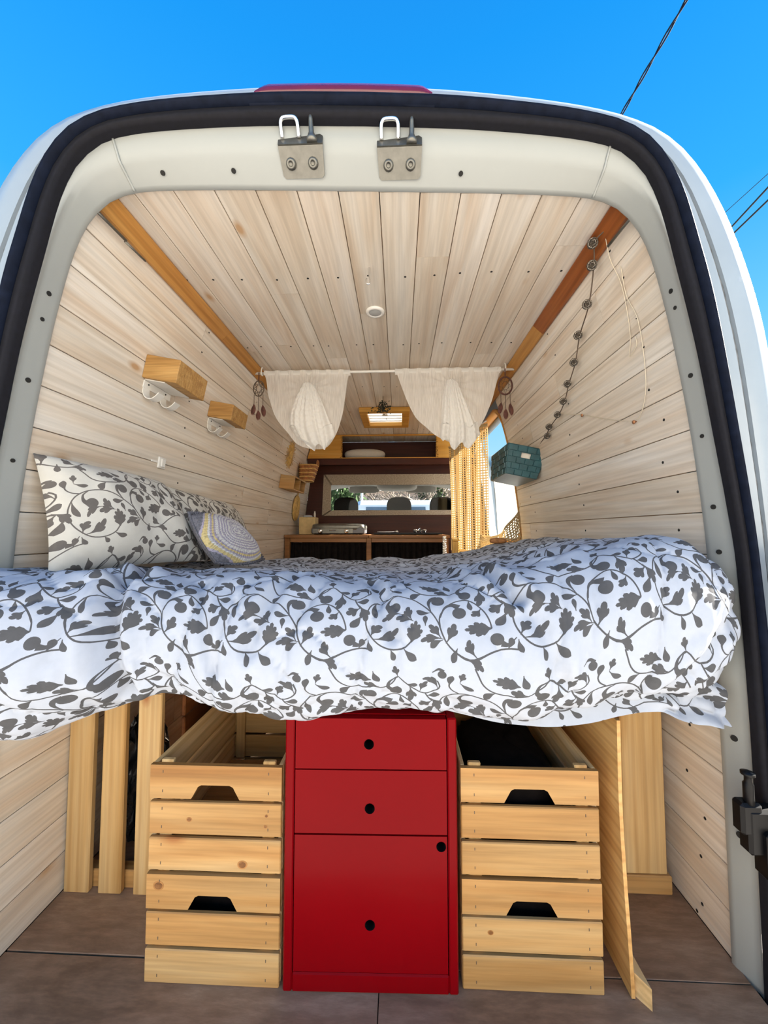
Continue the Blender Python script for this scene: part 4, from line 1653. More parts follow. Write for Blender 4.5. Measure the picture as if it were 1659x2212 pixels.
def hook_shelf(y, z, ln, dep, hgt, label):
    M = wall_frame(-1, y, z)
    root = empty('hook_shelf', M.translation, label, 'shelf', 'oak hook shelves on the left wall')
    MB().bbox(0, ln, -hgt / 2, hgt / 2, .001, dep, .002, M).build('oak_block', OAK, root)
    mb = MB()
    mb.bbox(.012, ln - .02, -hgt / 2 - .0042, -hgt / 2 - .0002, .004, dep * .62, .001, M)
    mb.bbox(.012, ln - .02, -hgt / 2 - .030, -hgt / 2 - .0045, .001, .005, .001, M)
    mb.build('metal_plate', WHITE_MET, root)
    for k in (0, 1):
        x0 = .016 + k * ln * .52
        zt = -hgt / 2 - .005
        path = [(zt, .004), (zt - .032, .004), (zt - .050, .010), (zt - .060, .024), (zt - .058, .040), (zt - .046, .052), (zt - .034, .060)]
        p = catmull(path, 18)
        rows = []
        for off_ in (0, .003):
            r_ = []
            for i in range(len(p)):
                j0, j1 = max(0, i - 1), min(len(p) - 1, i + 1)
                t = p[j1] - p[j0]
                t /= np.linalg.norm(t)
                nn = np.array([-t[1], t[0]])
                r_.append(p[i] + nn * off_)
            rows.append(r_)
        mb = MB()
        w = .034
        outl = rows[0] + rows[1][::-1]
        poly = [(q[0], q[1]) for q in outl]
        # extrude the ribbon section along the van
        n = len(poly)
        vs = [tuple(M @ Vector((x0, q[0], q[1]))) for q in poly] + [tuple(M @ Vector((x0 + w, q[0], q[1]))) for q in poly]
        half = n // 2
        fs = []
        for i in range(n):
            j = (i + 1) % n
            fs.append((i, j, n + j, n + i))
        for i in range(half - 1):
            fs.append((i, i + 1, n - 2 - i, n - 1 - i))
            fs.append((n + i, n + i + 1, 2 * n - 2 - i, 2 * n - 1 - i))
        mb.add(vs, fs)
        hk = mb.build('hook', WHITE_MET, root)
        mb = MB()
        mb.lathe([(.003, 0), (.003, .0015), (.0005, .0015)], 8, M @ T((x0 + w / 2, zt - .010, .0075)))
        mb.build('screw_head', HOLE, hk)


hook_shelf(1.245, 1.615, .185, .125, .082, 'nearer oak block shelf with two white hooks, on the left wall')
hook_shelf(1.69, 1.612, .165, .115, .074, 'farther oak block shelf with two white hooks, on the left wall')

M = wall_frame(-1, 1.425, 1.307)
sw = empty('light_switch', M.translation, 'small white rocker switch on the left wall above the pillows', 'switch')
MB().bbox(-.022, .022, -.022, .022, .0005, .008, .003, M).build('switch_plate', WHITE_PL, sw)
MB().bbox(-.012, .012, -.016, .016, .0085, .014, .003, M).build('rocker', WHITE_PL, sw)
MB().bbox(-.060, -.023, -.004, .004, .0005, .006, .002, M).build('cable_stub', WHITE_PL, sw)

# straw sunburst
M = wall_frame(-1, 2.96, 1.655)
sb = empty('straw_sunburst', M.translation, 'straw sunburst ornament on the left wall near the kitchen', 'ornament')
mb = MB()
mb.lathe([(.030, .004), (.034, .010), (.030, .016), (.022, .016), (.020, .012), (.001, .012)], 20, M)
mb.build('hub_ring', STRAW, sb)
ray_me = None
for k in range(44):
    a = 2 * PI * k / 44
    ln = (.118, .095, .108, .085)[k % 4]
    mb = MB()
    mb.tube([tuple(M @ Vector((math.cos(a) * r, math.sin(a) * r, .008))) for r in (.028, ln)], .0026, 5)
    mb.build('straw_ray', STRAW, sb)

# cubby shelf and wicker basket on it
M = wall_frame(-1, 2.84, 1.415)
cb = empty('cubby_shelf', M.translation, 'small two-cell wooden cubby shelf on the left wall', 'shelf')
L_, H_, D_ = .33, .105, .115
for nm, b in (('end_panel', (0, .010, 0, H_, 0, D_)), ('end_panel', (L_ - .010, L_, 0, H_, 0, D_)), ('shelf_board', (.0105, L_ - .0105, 0, .010, 0, D_)), ('top_board', (.0105, L_ - .0105, H_ - .010, H_, 0, D_)), ('divider', (L_ / 2 - .005, L_ / 2 + .005, .0105, H_ - .0105, 0, D_)), ('back_panel', (.0105, L_ - .0105, .0105, H_ - .0105, 0.0005, .005))):
    MB().bbox(b[0], b[1], b[2] - .04, b[3] - .04, b[4] + .001, b[5], .0015, M).build(nm, OAK if nm != 'end_panel' else PINE_X, cb)

bk = empty('wicker_basket', (-.735, 3.30, 1.49), 'brown wicker basket standing above the cubby shelf', 'basket')
rows = []
for i in range(9):
    t = i / 8
    w, d = .055 + .022 * t, .055 + .02 * t
    row = []
    for k in range(24):
        th = 2 * PI * k / 24
        e = 2 / 3.4
        cx = math.copysign(abs(math.cos(th)) ** e, math.cos(th)) * w
        cy = math.copysign(abs(math.sin(th)) ** e, math.sin(th)) * d
        row.append((-.735 + cx + .02 * t, 3.30 + cy, 1.486 + .135 * t))
    rows.append(row)
mb = MB()
mb.grid(rows, closed=True)
mb.add(rows[0], [tuple(range(24))])
mb.build('basket_body', WICKER, bk)
for i in range(0, 9, 1):
    MB().tube([(p[0] + (.003 if (k + i) % 2 else 0) * (1 if p[0] > -.735 else -1), p[1] + (.003 if (k + i) % 2 else 0) * (1 if p[1] > 3.30 else -1), p[2]) for k, p in enumerate(rows[i])], .006, 5, closed=True).build('woven_band', WICKER if i % 2 else STRAW, bk)
for s in (-1, 1):
    MB().tube(catmull([(-.715 + s * .078, 3.27, 1.62), (-.715 + s * .080, 3.275, 1.655), (-.715 + s * .080, 3.30, 1.668), (-.715 + s * .080, 3.325, 1.655), (-.715 + s * .078, 3.33, 1.62)], 14), .007, 6).build('handle', WICKER, bk)

# round straw mat hung on the wall
M = wall_frame(-1, 3.36, 1.255)
tv = empty('straw_mat', M.translation, 'round coiled straw mat hung on the left wall over the worktop', 'mat')
mb = MB()
pts = []
for k in range(240):
    a = k * 2 * PI / 24
    r = .006 + .0098 * a / (2 * PI)
    pts.append(tuple(M @ Vector((math.cos(a) * r, math.sin(a) * r * 1.12, .012))))
mb.tube(pts, .0056, 6)
mb.build('coil', STRAW, tv)
mb = MB()
mb.tube(catmull([tuple(M @ Vector(q)) for q in ((-.008, .112, .012), (-.010, .13, .012), (0, .142, .012), (.010, .13, .012), (.008, .112, .012))], 12), .003, 5)
mb.build('hanging_loop', STRAW, tv)

# ------------------------------------------------------------------ ceiling fittings
lt = empty('ceiling_spotlight', (-.011, 1.497, CZ), 'round white recessed spotlight in the board ceiling', 'light')
mb = MB()
mb.lathe([(.0385, -.0005), (.0385, -.004), (.034, -.009), (.026, -.010), (.024, -.006)], 28, T((-.011, 1.497, CZ)))
mb.build('bezel', WHITE_PL, lt)
mb = MB()
mb.lathe([(.0245, -.0055), (.0245, -.0075), (.020, -.009), (.001, -.0095)], 24, T((-.011, 1.497, CZ)))
mb.build('diffuser', GREY_DIFF, lt)
mb = MB()
mb.tube(catmull([(-.015, 1.24, 1.942), (-.015, 1.24, 1.925), (-.015, 1.241, 1.908), (-.012, 1.241, 1.893), (-.015, 1.241, 1.882), (-.023, 1.241, 1.884), (-.026, 1.241, 1.895), (-.024, 1.241, 1.902)], 24), .0024, 7)
tag(mb.build('ceiling_hook', CHROME), 'small steel cup hook screwed into the ceiling boards', 'hook')

# roof vent
vt = empty('roof_vent', (-.02, 2.90, CZ), 'wood-framed roof vent with milky pane', 'vent')
for nm, b in (('frame_rail', (-.205, .165, 2.68, 2.735, 1.905, 1.939)), ('frame_rail', (-.205, .165, 3.06, 3.115, 1.905, 1.939)), ('frame_stile', (-.205, -.150, 2.7355, 3.0595, 1.905, 1.939)), ('frame_stile', (.110, .165, 2.7355, 3.0595, 1.905, 1.939))):
    MB().bbox(*b, .004).build(nm, ORANGE, vt)
for nm, b in (('shaft_wall', (-.185, -.178, 2.70, 3.08, 1.9395, 2.20)), ('shaft_wall', (.138, .145, 2.70, 3.08, 1.9395, 2.20)), ('shaft_wall', (-.178, .138, 2.70, 2.707, 1.9395, 2.20)), ('shaft_wall', (-.178, .138, 3.073, 3.08, 1.9395, 2.20))):
    MB().box(*b).build(nm, WHITE_PL, vt)
MB().bbox(-.149, .109, 2.736, 3.059, 1.945, 1.949, .001).build('pane', VENTPANE, vt)
for k in range(4):
    MB().bbox(-.148, .108, 2.79 + k * .07, 2.80 + k * .07, 1.928, 1.938, .002).build('louvre', WHITE_PL, vt)
MB().bbox(-.04, .0, 2.80, 2.83, 1.915, 1.928, .003).build('latch', WHITE_PL, vt)
MB().box(-.19, .15, 2.69, 3.09, 2.205, 2.215).build('outer_cover', VENTPANE, vt)

# dried bunch hanging from the ceiling
db = empty('dried_bouquet', (-.02, 2.47, CZ), 'small dark dried bouquet hanging from the ceiling', 'plant')
MB().tube([(-.02, 2.47, CZ), (-.02, 2.47, 1.885)], .002, 6).build('stem', CORD, db)
mb = MB()
rr = random.Random(21)
for k in range(120):
    a, r = rr.uniform(0, 2 * PI), abs(rr.gauss(0, .035))
    c = Vector((-.02 + math.cos(a) * r, 2.47 + math.sin(a) * r, 1.885 - rr.uniform(-.02, .045) - r * .3))
    M = T(c, rr.uniform(-1, 1), rr.uniform(-1, 1), rr.uniform(0, 6))
    l, w = rr.uniform(.012, .026), rr.uniform(.004, .009)
    mb.add([M @ Vector(q) for q in ((0, 0, 0), (l * .4, w, .003), (l, 0, -.004), (l * .4, -w, .003))], [(0, 1, 2, 3)])
tag(mb.build('dried_leaves', LEAFD, db), 'dark dried leaves', kind='stuff')

# ------------------------------------------------------------------ curtain rail and the two knotted sheers
RY, RZ = 2.0, 1.906
rod = empty('curtain_rod', (0, RY, RZ), 'thin white curtain rod across the ceiling', 'rod')
MB().tube([(-.715, RY, RZ), (.70, RY, RZ)], .007, 10).build('rod_bar', WHITE_PL, rod)
for s in (-.664, .653):
    mb = MB()
    mb.tube(catmull([(s, RY, CZ + .0), (s, RY - .012, RZ + .015), (s, RY - .012, RZ - .006), (s, RY + .002, RZ - .0125), (s, RY + .011, RZ - .002)], 14), .0035, 6)
    mb.build('rod_hook', WHITE_PL, rod)


def sheer_curtain(x0, x1, hem, knot, tail, label):
    """hem: (x, drop) outline; knot (x, z); tail: (x, half-width, z) stations"""
    root = empty('sheer_curtain', ((x0 + x1) / 2, RY, RZ), label, 'curtain', 'knotted sheer curtains on the rod')
    nS, nT = 90, 46
    kx, kz = knot
    rows = []
    hx = [h[0] for h in hem]
    hd = [h[1] for h in hem]
    drops = cinterp(np.linspace(x0, x1, nS + 1), hx, hd)
    for j in range(nT + 1):
        t = j / nT
        row = []
        for i in range(nS + 1):
            s = i / nS
            x = x0 + (x1 - x0) * s
            drp = float(drops[i])
            z = RZ + .010 - t * (drp + .010)
            # sides drawn in towards the knot
            pull = t * .12
            xx = x + (kx - x) * pull * (0.4 if t < .5 else .4)
            ang = math.atan2(z - kz, xx - kx)
            dist = math.hypot(z - kz, xx - kx)
            y = RY - .009 - .008 * math.sin(ang * 14) * math.exp(-dist / .22) * min(1, dist / .04) * min(1, t * 5) - .03 * math.exp(-(dist / .06) ** 2)
            y += .004 * math.sin(x * 90) * (1 - t)
            row.append((xx, y, z))
        rows.append(row)
    mb = MB()
    mb.grid(rows)
    mb.build('sheer_panel', SHEER, root)
    # sewn rod pocket
    mb = MB()
    mb.grid([[(x0 + (x1 - x0) * i / 40, RY + dy, RZ + dz) for i in range(41)] for dy, dz in ((-.0105, -.016), (-.0105, .008), (0, .011), (.0105, .008), (.0105, -.016))])
    mb.build('rod_pocket', SHEER_TAIL, root)
    # gathered tail hanging from the knot, with crossways crinkles
    rows = []
    n2 = 70
    tz = np.linspace(tail[0][2], tail[-1][2], 60)
    tx = np.interp(-tz, [-q[2] for q in tail], [q[0] for q in tail])
    tw = np.interp(-tz, [-q[2] for q in tail], [q[1] for q in tail])
    for j in range(60):
        t = j / 59
        row = []
        for i in range(n2):
            a = -1 + 2 * i / (n2 - 1)
            x = tx[j] + tw[j] * a
            y = RY - .045 - .030 * (1 - a * a) - .016 * t * math.sin(a * 9 + 2 * t) - .006 * math.sin(a * 23 + 5 * t)
            y += .0045 * math.sin(t * 75 + 2.5 * math.sin(a * 3)) * (1 - .4 * t)
            z = tz[j] + .018 * t * math.sin(a * 7 + 1) - .03 * t * (a * a) * (-1 if j > 40 else 0)
            row.append((x, y, z))
        rows.append(row)
    mb = MB()
    mb.grid(rows)
    mb.build('gathered_tail', SHEER_TAIL, root)
    mb = MB()
    mb.superell((kx, RY - .045, kz), (.026, .026, .022), 2.0, 14, 8)
    mb.build('knot', SHEER_TAIL, root)


sheer_curtain(-.650, -.178, [(-.650, .03), (-.635, .13), (-.59, .25), (-.52, .335), (-.46, .40), (-.36, .425), (-.28, .40), (-.215, .26), (-.178, .03)], (-.395, 1.81),
              [(-.395, .03, 1.82), (-.40, .07, 1.74), (-.40, .10, 1.66), (-.385, .115, 1.58), (-.355, .10, 1.50), (-.335, .065, 1.475)], 'left white sheer curtain knotted up in its middle')
sheer_curtain(.065, .630, [(.065, .03), (.11, .15), (.16, .25), (.22, .31), (.30, .37), (.40, .40), (.48, .36), (.54, .28), (.59, .17), (.630, .03)], (.360, 1.815),
              [(.360, .03, 1.825), (.37, .055, 1.74), (.385, .075, 1.66), (.40, .095, 1.58), (.405, .105, 1.50), (.40, .085, 1.475)], 'right white sheer curtain knotted up in its middle')


# dream catchers hung from the rod ends
def dream(x, y, ztop, r, tilt, label, shape):
    root = empty('dream_catcher', (x, y, ztop), label, 'ornament', 'dream catchers on the curtain rod')
    MB().tube([(x, y, ztop), (x, y, ztop - .045)], .003, 6).build('cord', FEATHER, root)
    zc = ztop - .045 - r[1]
    mb = MB()
    ring_ = [(x + math.cos(a) * r[0], y - .004 * math.cos(a), zc + math.sin(a) * r[1]) for a in np.linspace(0, 2 * PI, 28, endpoint=False)]
    mb.tube(ring_, .0045 if shape == 0 else .003, 6, closed=True)
    mb.build('hoop', FEATHER if shape == 0 else CORD, root)
    mb = MB()
    m = 8
    pr = [(x + math.cos(2 * PI * k / m) * r[0], y, zc + math.sin(2 * PI * k / m) * r[1]) for k in range(m)]
    pin = [(x + math.cos(2 * PI * (k + .5) / m) * r[0] * .5, y, zc + math.sin(2 * PI * (k + .5) / m) * r[1] * .5) for k in range(m)]
    for k in range(m):
        mb.tube([pr[k], pin[k], pr[(k + 1) % m]], .0009 if shape == 0 else .0018, 4)
        mb.tube([pin[k], pin[(k + 1) % m]], .0009 if shape == 0 else .0018, 4)
    mb.build('web', CORD, root)
    for k, (dx, ln, ln2) in enumerate(((-.024, .05, .055), (0, .075, .05), (.024, .055, .06))):
        zt = zc - r[1] * (.8 if dx else 1)
        mb = MB()
        mb.tube([(x + dx, y, zt), (x + dx, y, zt - ln)], .0016, 5)
        cd = mb.build('feather_cord', CORD, root)
        mb = MB()
        rows = []
        for i in range(9):
            t = i / 8
            w = .013 * math.sin(PI * min(1, t * .9 + .08)) ** .7
            rows.append([(x + dx + a * w + .008 * t * (1 if dx > 0 else -1 if dx < 0 else 0), y - .004 * (1 - a * a), zt - ln - ln2 * t - abs(a) * .008) for a in (-1, -.5, 0, .5, 1)])
        mb.grid(rows)
        mb.build('feather', FEATHER, cd)


dream(.643, 1.965, 1.895, (.034, .047), 0, 'brown leather dream catcher with feathers at the right rod end', 0)
dream(-.668, 1.965, 1.895, (.030, .042), 0, 'twig-web dream catcher at the left rod end', 1)

# ------------------------------------------------------------------ right wall: beads, cord, basket
bd = empty('bead_garland', (.70, 1.13, 1.93), 'garland of ten pierced silver balls down the right wall', 'garland')
beads = [(.668, 1.115, 1.905, .0148), (.690, 1.165, 1.872, .0148), (.712, 1.245, 1.795, .0148), (.735, 1.36, 1.75, .0148), (.752, 1.435, 1.684, .0145), (.764, 1.52, 1.634, .014), (.774, 1.585, 1.585, .014), (.782, 1.665, 1.553, .014), (.788, 1.775, 1.53, .014), (.796, 1.82, 1.498, .014)]
ico_me = bpy.data.meshes.new('bead')
import bmesh
bmb = bmesh.new()
bmesh.ops.create_icosphere(bmb, subdivisions=2, radius=1.0)
bmb.to_mesh(ico_me)
bmb.free()
ico_me.materials.append(SILVER)
core_mb = MB()
core_mb.superell((0, 0, 0), (.86, .86, .86), 2.0, 14, 10)
core_o = core_mb.build('bead_core', CORD)
core_me = core_o.data
bpy.data.objects.remove(core_o)
for k, (x, y, z, r) in enumerate(beads):
    o = bpy.data.objects.new('bead', ico_me)
    COL.objects.link(o)
    o.parent = bd
    o.location = Vector((x, y, z)) - bd.location
    o.scale = (r, r, r)
    w = o.modifiers.new('pierced', 'WIREFRAME')
    w.thickness = .17
    c = bpy.data.objects.new('bead_core', core_me)
    COL.objects.link(c)
    c.parent = o
mb = MB()
cp = [(.70, 1.08, 1.925), (.682, 1.09, 1.915)] + [(b[0] + .006, b[1], b[2]) for b in beads[:9]] + [(.808, 1.86, 1.515), (.822, 2.0, 1.49)]
mb.tube(catmull(cp, 120), .0021, 5)
mb.build('cord', CORD, bd)

fw_ = empty('fairy_light_wire', (.72, 1.10, 1.90), 'thin pale wire looping down the right wall', 'wire')
wz = lambda y, z, o=.006: (WL(z) - o, y, z)
mb = MB()
mb.tube(catmull([(.69, 1.09, 1.92), (.72, 1.12, 1.86), wz(1.12, 1.78), wz(1.135, 1.68), wz(1.15, 1.62), wz(1.17, 1.58), wz(1.13, 1.595), wz(1.125, 1.62)], 60), .0011, 5)
mb.tube(catmull([wz(1.10, 1.82), wz(1.115, 1.74), wz(1.10, 1.66), wz(1.11, 1.55), wz(1.13, 1.46), wz(1.17, 1.40), wz(1.205, 1.386)], 50), .0011, 5)
mb.tube(catmull([wz(1.205, 1.386, .008), wz(1.33, 1.43, .008), wz(1.50, 1.50, .008), wz(1.66, 1.555, .012)], 24), .0013, 5)
mb.build('wire_run', WIRE_W, fw_)
for y, z in ((1.205, 1.386), (1.50, 1.50)):
    M = wall_frame(1, y, z)
    mb = MB()
    mb.lathe([(.0015, 0), (.0015, .006), (.006, .0075), (.006, .011), (.001, .0125)], 10, M)
    mb.build('drawing_pin', plain('copper_pin', (.45, .20, .09), .4, .5), fw_)

# teal woven basket
M = Matrix.Translation((.742, 1.99, 1.385)) @ Matrix.Rotation(math.radians(12), 4, 'Y') @ Matrix.Rotation(math.radians(0), 4, 'Z')
tb = empty('wall_basket', (.742, 1.99, 1.385), 'dark teal woven basket fixed to the right wall beside the window', 'basket')
bw, bdp, bh = .102, .36, .155        # half width, depth, height


def bask(s, t, face):
    """outer surface: face 0 near end, 1 inner long side, 2 far end, 3 wall side; s along, t up"""
    k = .80 + .20 * t
    z = -.055 + bh * t
    if face == 0:
        return Vector(((-bw + 2 * bw * s) * k, (1 - k) * .12, z))
    if face == 1:
        return Vector((-bw * k, (1 - k) * .12 + (bdp - (1 - k) * .24) * s, z))
    if face == 2:
        return Vector(((-bw + 2 * bw * s) * k, bdp - (1 - k) * .12, z))
    return Vector((bw * k, (1 - k) * .12 + (bdp - (1 - k) * .24) * s, z))


nrow = 5
for face in range(4):
    ncol = 4 if face in (0, 2) else 6
    nrm = [Vector((0, -1, 0)), Vector((-1, 0, 0)), Vector((0, 1, 0)), Vector((1, 0, 0))][face]
    for r in range(nrow):
        for c in range(-1, ncol):
            s0, s1 = (c + .5 * (r % 2)) / ncol, (c + 1 + .5 * (r % 2)) / ncol
            s0, s1 = max(0, s0), min(1, s1)
            if s1 - s0 < .02:
                continue
            t0, t1 = r / nrow, (r + 1) / nrow
            if face in (0, 2) and r == 3:
                if .30 < (s0 + s1) / 2 < .70:      # hand hole
                    continue
            g = .006
            s0, s1, t0, t1 = s0 + g, s1 - g, t0 + .012, t1 - .012
            prd = .0025 + .002 * ((r + c) % 2)
            q = [bask(s0, t0, face), bask(s1, t0, face), bask(s1, t1, face), bask(s0, t1, face)]
            mid = sum(q, Vector()) / 4
            qo = [p * .94 + mid * .06 + nrm * prd for p in q]
            mb = MB()
            mb.hexa([tuple(M @ p) for p in q] + [tuple(M @ p) for p in qo])
            mb.build('woven_strap', TEAL, tb)
    # thin liner behind the straps
    mb = MB()
    rows = []
    cells = [(0, .375), (.375, .625), (.625, 1)] if face in (0, 2) else [(0, 1)]
    for (a, b) in cells:
        for (ta, tb_) in ((0, .62), (.62, .79), (.79, 1)):
            if face in (0, 2) and a == .375 and ta == .62:
                continue
            mb.add([tuple(M @ (bask(s_, t_, face) - nrm * .001)) for s_, t_ in ((a, ta), (b, ta), (b, tb_), (a, tb_))], [(0, 1, 2, 3)])
    mb.build('liner', TEAL, tb)
mb = MB()
mb.add([tuple(M @ bask(s_, 0, f_)) for s_, f_ in ((0, 0), (1, 0), (1, 2), (0, 2))], [(0, 1, 2, 3)])
mb.build('base', TEAL, tb)
mb = MB()
mb.tube([tuple(M @ p) for p in (bask(0, 1, 0), bask(1, 1, 0), bask(1, 1, 2), bask(0, 1, 2))], .004, 6, closed=True)
mb.build('rim', TEAL, tb)
mb = MB()
mb.box(-.080, .08, .02, .028, -.02, .082, M)
tag(mb.build('paper_card', CARD), 'pale paper visible through the teal basket hand hole', 'paper')

# ------------------------------------------------------------------ side window
def rrect(y0, y1, z0, z1, r, n=7):
    pts = []
    for cy, cz, a0 in ((y1 - r, z1 - r, 0), (y0 + r, z1 - r, 90), (y0 + r, z0 + r, 180), (y1 - r, z0 + r, 270)):
        for k in range(n):
            a = math.radians(a0 + 90 * k / (n - 1))
            pts.append((cy + r * math.cos(a), cz + r * math.sin(a)))
    # resample the straight sides so the ring follows the curved wall
    out = []
    for i in range(len(pts)):
        p, q = pts[i], pts[(i + 1) % len(pts)]
        m = max(1, int(math.hypot(q[0] - p[0], q[1] - p[1]) / .06))
        for k in range(m):
            out.append((p[0] + (q[0] - p[0]) * k / m, p[1] + (q[1] - p[1]) * k / m))
    return out


o1 = rrect(2.462, 3.72, .955, 1.868, .10)
i1 = rrect(2.478, 3.704, .972, 1.855, .12)
n = min(len(o1), len(i1))


def resamp(p, n):
    q = np.array(p + [p[0]])
    d = np.concatenate([[0], np.cumsum(np.linalg.norm(np.diff(q, axis=0), axis=1))])
    s = np.linspace(0, d[-1], n, endpoint=False)
    return [(float(np.interp(v, d, q[:, 0])), float(np.interp(v, d, q[:, 1]))) for v in s]


o1, i1 = resamp(o1, 120), resamp(i1, 120)
win = empty('window_1', (.85, 2.98, 1.4), 'rounded side window in the right wall', 'window', kind='structure')
mb = MB()
mb.grid([[(WL(z) + .012, y, z) for y, z in o1], [(WL(z) - .006, y, z) for y, z in o1], [(WL(z) - .006, y, z) for y, z in i1], [(WL(z) + .055, y, z) for y, z in i1]], closed=True)
mb.build('window_surround', STAIN_B, win)
mb = MB()
i2 = resamp(rrect(2.484, 3.698, .978, 1.849, .118), 120)
i3 = resamp(rrect(2.494, 3.688, .988, 1.839, .112), 120)
mb.grid([[(WL(z) + .055, y, z) for y, z in i1], [(WL(z) + .048, y, z) for y, z in i2], [(WL(z) + .058, y, z) for y, z in i3], [(WL(z) + .075, y, z) for y, z in i3]], closed=True)
mb.build('rubber_gasket', plain('grey_rubber', (.10, .10, .11), .5), win)
mb = MB()
sh_x = lambda z: float(np.interp(z, [.8, 1.2, 1.545, 1.78, 1.94], [1.055, 1.045, 1.02, .96, .888])) + .004
o2 = resamp(rrect(2.385, 3.755, .90, 1.93, .05), 120)
mb.grid([[(WL(z) + .075, y, z) for y, z in i3], [(sh_x(z), y, z) for y, z in o2]], closed=True)
mb.build('outer_reveal', PAINT_OUT, win)
mb = MB()
cy, cz = 3.09, 1.415
k = len(i3)
mb.add([(WL(z) + .066, y, z) for y, z in i3] + [(WL(cz) + .066, cy, cz)], [(q, (q + 1) % k, k) for q in range(k)])
mb.build('pane', GLASS, win)


# ------------------------------------------------------------------ crochet curtain at the window
def net(S, nu, nv, hole=.52):
    mb = MB()
    vs = []
    fs = []
    idx = {}
    for j in range(nv + 1):
        for i in range(nu + 1):
            idx[(i, j)] = len(vs)
            vs.append(S(i / nu, j / nv))
    for j in range(nv):
        for i in range(nu):
            co = [(i, j), (i + 1, j), (i + 1, j + 1), (i, j + 1)]
            ids = [idx[c] for c in co]
            solid = (i % 14 in (11, 12, 13)) or j in (0, nv - 1)
            if solid:
                fs.append(tuple(ids))
                continue
            P = [Vector(vs[k]) for k in ids]
            c = sum(P, Vector()) / 4
            b = len(vs)
            for p in P:
                vs.append(tuple(c + (p - c) * hole))
            for q in range(4):
                r = (q + 1) % 4
                fs.append((ids[q], ids[r], b + r, b + q))
    mb.add(vs, fs)
    return mb


cc = empty('crochet_curtain', (.62, 2.75, 1.8), 'cream openwork crochet curtain gathered at the side window', 'curtain')


def drape(s, t):
    # drawn most of the way along the window, hanging in soft lengthwise folds
    z = 1.80 - t * .92
    x = .535 + s * (.125 + .030 * (1 - t)) + .012 * t
    y = 3.38 - .74 * s - .02 * t
    f = .038 * math.sin(s * 26 + .6 * t) * (.7 + .3 * t)
    return (x + f * .95, y + f * .35, z)


def swag(s, t):
    # lower corner swept across the sill to a pin on the wall
    a = Vector((.640, 2.70, 1.02 + .0 * s))
    top = Vector((.650, 2.62, 1.02)).lerp(Vector((.842, 2.37, 1.215)), s)
    top.z -= .10 * math.sin(PI * s) * .9
    bot = Vector((.60, 2.66, .86)).lerp(Vector((.858, 2.36, .90)), s)
    p = top.lerp(bot, t)
    return (p.x + .010 * math.sin(s * 16 + t * 3) - .004, p.y + .012 * math.sin(t * 14 + s * 6), p.z)


o = net(drape, 47, 50, .58).build('crochet_drape', CROCHET, cc)
o.modifiers.new('thickness', 'SOLIDIFY').thickness = .003
o = net(swag, 24, 14, .56).build('crochet_swag', CROCHET, cc)
o.modifiers.new('thickness', 'SOLIDIFY').thickness = .003
mb = MB()
mb.tube([(.535, 3.42, 1.805), (.69, 2.60, 1.805)], .004, 8)
mb.build('curtain_wire', WHITE_PL, cc)

# ------------------------------------------------------------------ kitchen
kx0, kx1, ky, kz = -.872, .49, 3.12, .985
kit = empty('kitchen_cabinet', (-.2, ky, 0), 'dark wooden kitchen cabinet below the cab window', 'cabinet')
for x0, x1 in ((kx0 + .002, kx0 + .045), (-.185, -.145), (kx1 - .035, kx1)):
    MB().bbox(x0, x1, ky, ky + .04, 0, kz, .003).build('post', WORKTOP, kit)
MB().bbox(kx0 + .046, -.186, ky + .002, ky + .03, kz - .035, kz, .003).build('top_rail', WORKTOP, kit)
MB().bbox(-.144, kx1 - .036, ky + .002, ky + .03, kz - .035, kz, .003).build('top_rail', WORKTOP, kit)
MB().bbox(kx0 + .002, kx1, 3.70, 3.715, 0, kz, .002).build('back_panel', BROWN, kit)
MB().bbox(kx1 - .015, kx1, ky + .041, 3.699, 0, kz, .002).build('side_panel', BROWN, kit)
for (a, b) in ((kx0 + .047, -.187), (-.143, kx1 - .037)):
    rows = []
    m = 90
    for z in (.02, .5, .948):
        rows.append([(a + (b - a) * i / m, ky + .045 + .010 * math.sin(i * .9) + .004 * math.sin(i * .37), z) for i in range(m + 1)])
    mb = MB()
    mb.grid(rows)
    c_ = mb.build('curtain_front', DARKCLOTH, kit)
wt = empty('worktop', (-.2, 3.4, kz), 'brown wooden worktop of the kitchen', 'worktop')
MB().bbox(kx0, -.166, ky - .012, 3.715, kz + .001, kz + .028, .003).build('worktop_board', WORKTOP, wt)
MB().bbox(-.164, kx1 + .01, ky - .012, 3.715, kz + .001, kz + .026, .003).build('worktop_board', WORKTOP, wt)
wz0 = kz + .0285

st = empty('camping_stove', (-.43, 3.24, wz0), 'silver suitcase camping stove with two round knobs', 'stove')
mb = MB()
mb.bbox(-.655, -.205, 3.155, 3.42, wz0 + .006, wz0 + .058, .008)
mb.build('stove_body', plain('stove_grey', (.12, .12, .13), .4, .4), st)
mb = MB()
mb.superell((-.43, 3.288, wz0 + .062), (.232, .14, .034), 5.0, 36, 12)
mb.build('stove_lid', STEEL, st)
MB().bbox(-.64, -.30, 3.148, 3.1545, wz0 + .010, wz0 + .050, .002).build('control_panel', STEEL, st)
for x in (-.575, -.355):
    mb = MB()
    mb.lathe([(.020, 0), (.020, .012), (.017, .016), (.001, .017)], 18, T((x, 3.1475, wz0 + .030), PI / 2))
    mb.build('knob', CHROME, st)
MB().bbox(-.50, -.44, 3.138, 3.1475, wz0 + .032, wz0 + .040, .003).build('handle', CHROME, st)
for x in (-.62, -.24):
    MB().bbox(x - .015, x + .015, 3.18, 3.21, wz0, wz0 + .0058, .002).build('foot', BLACKP, st)

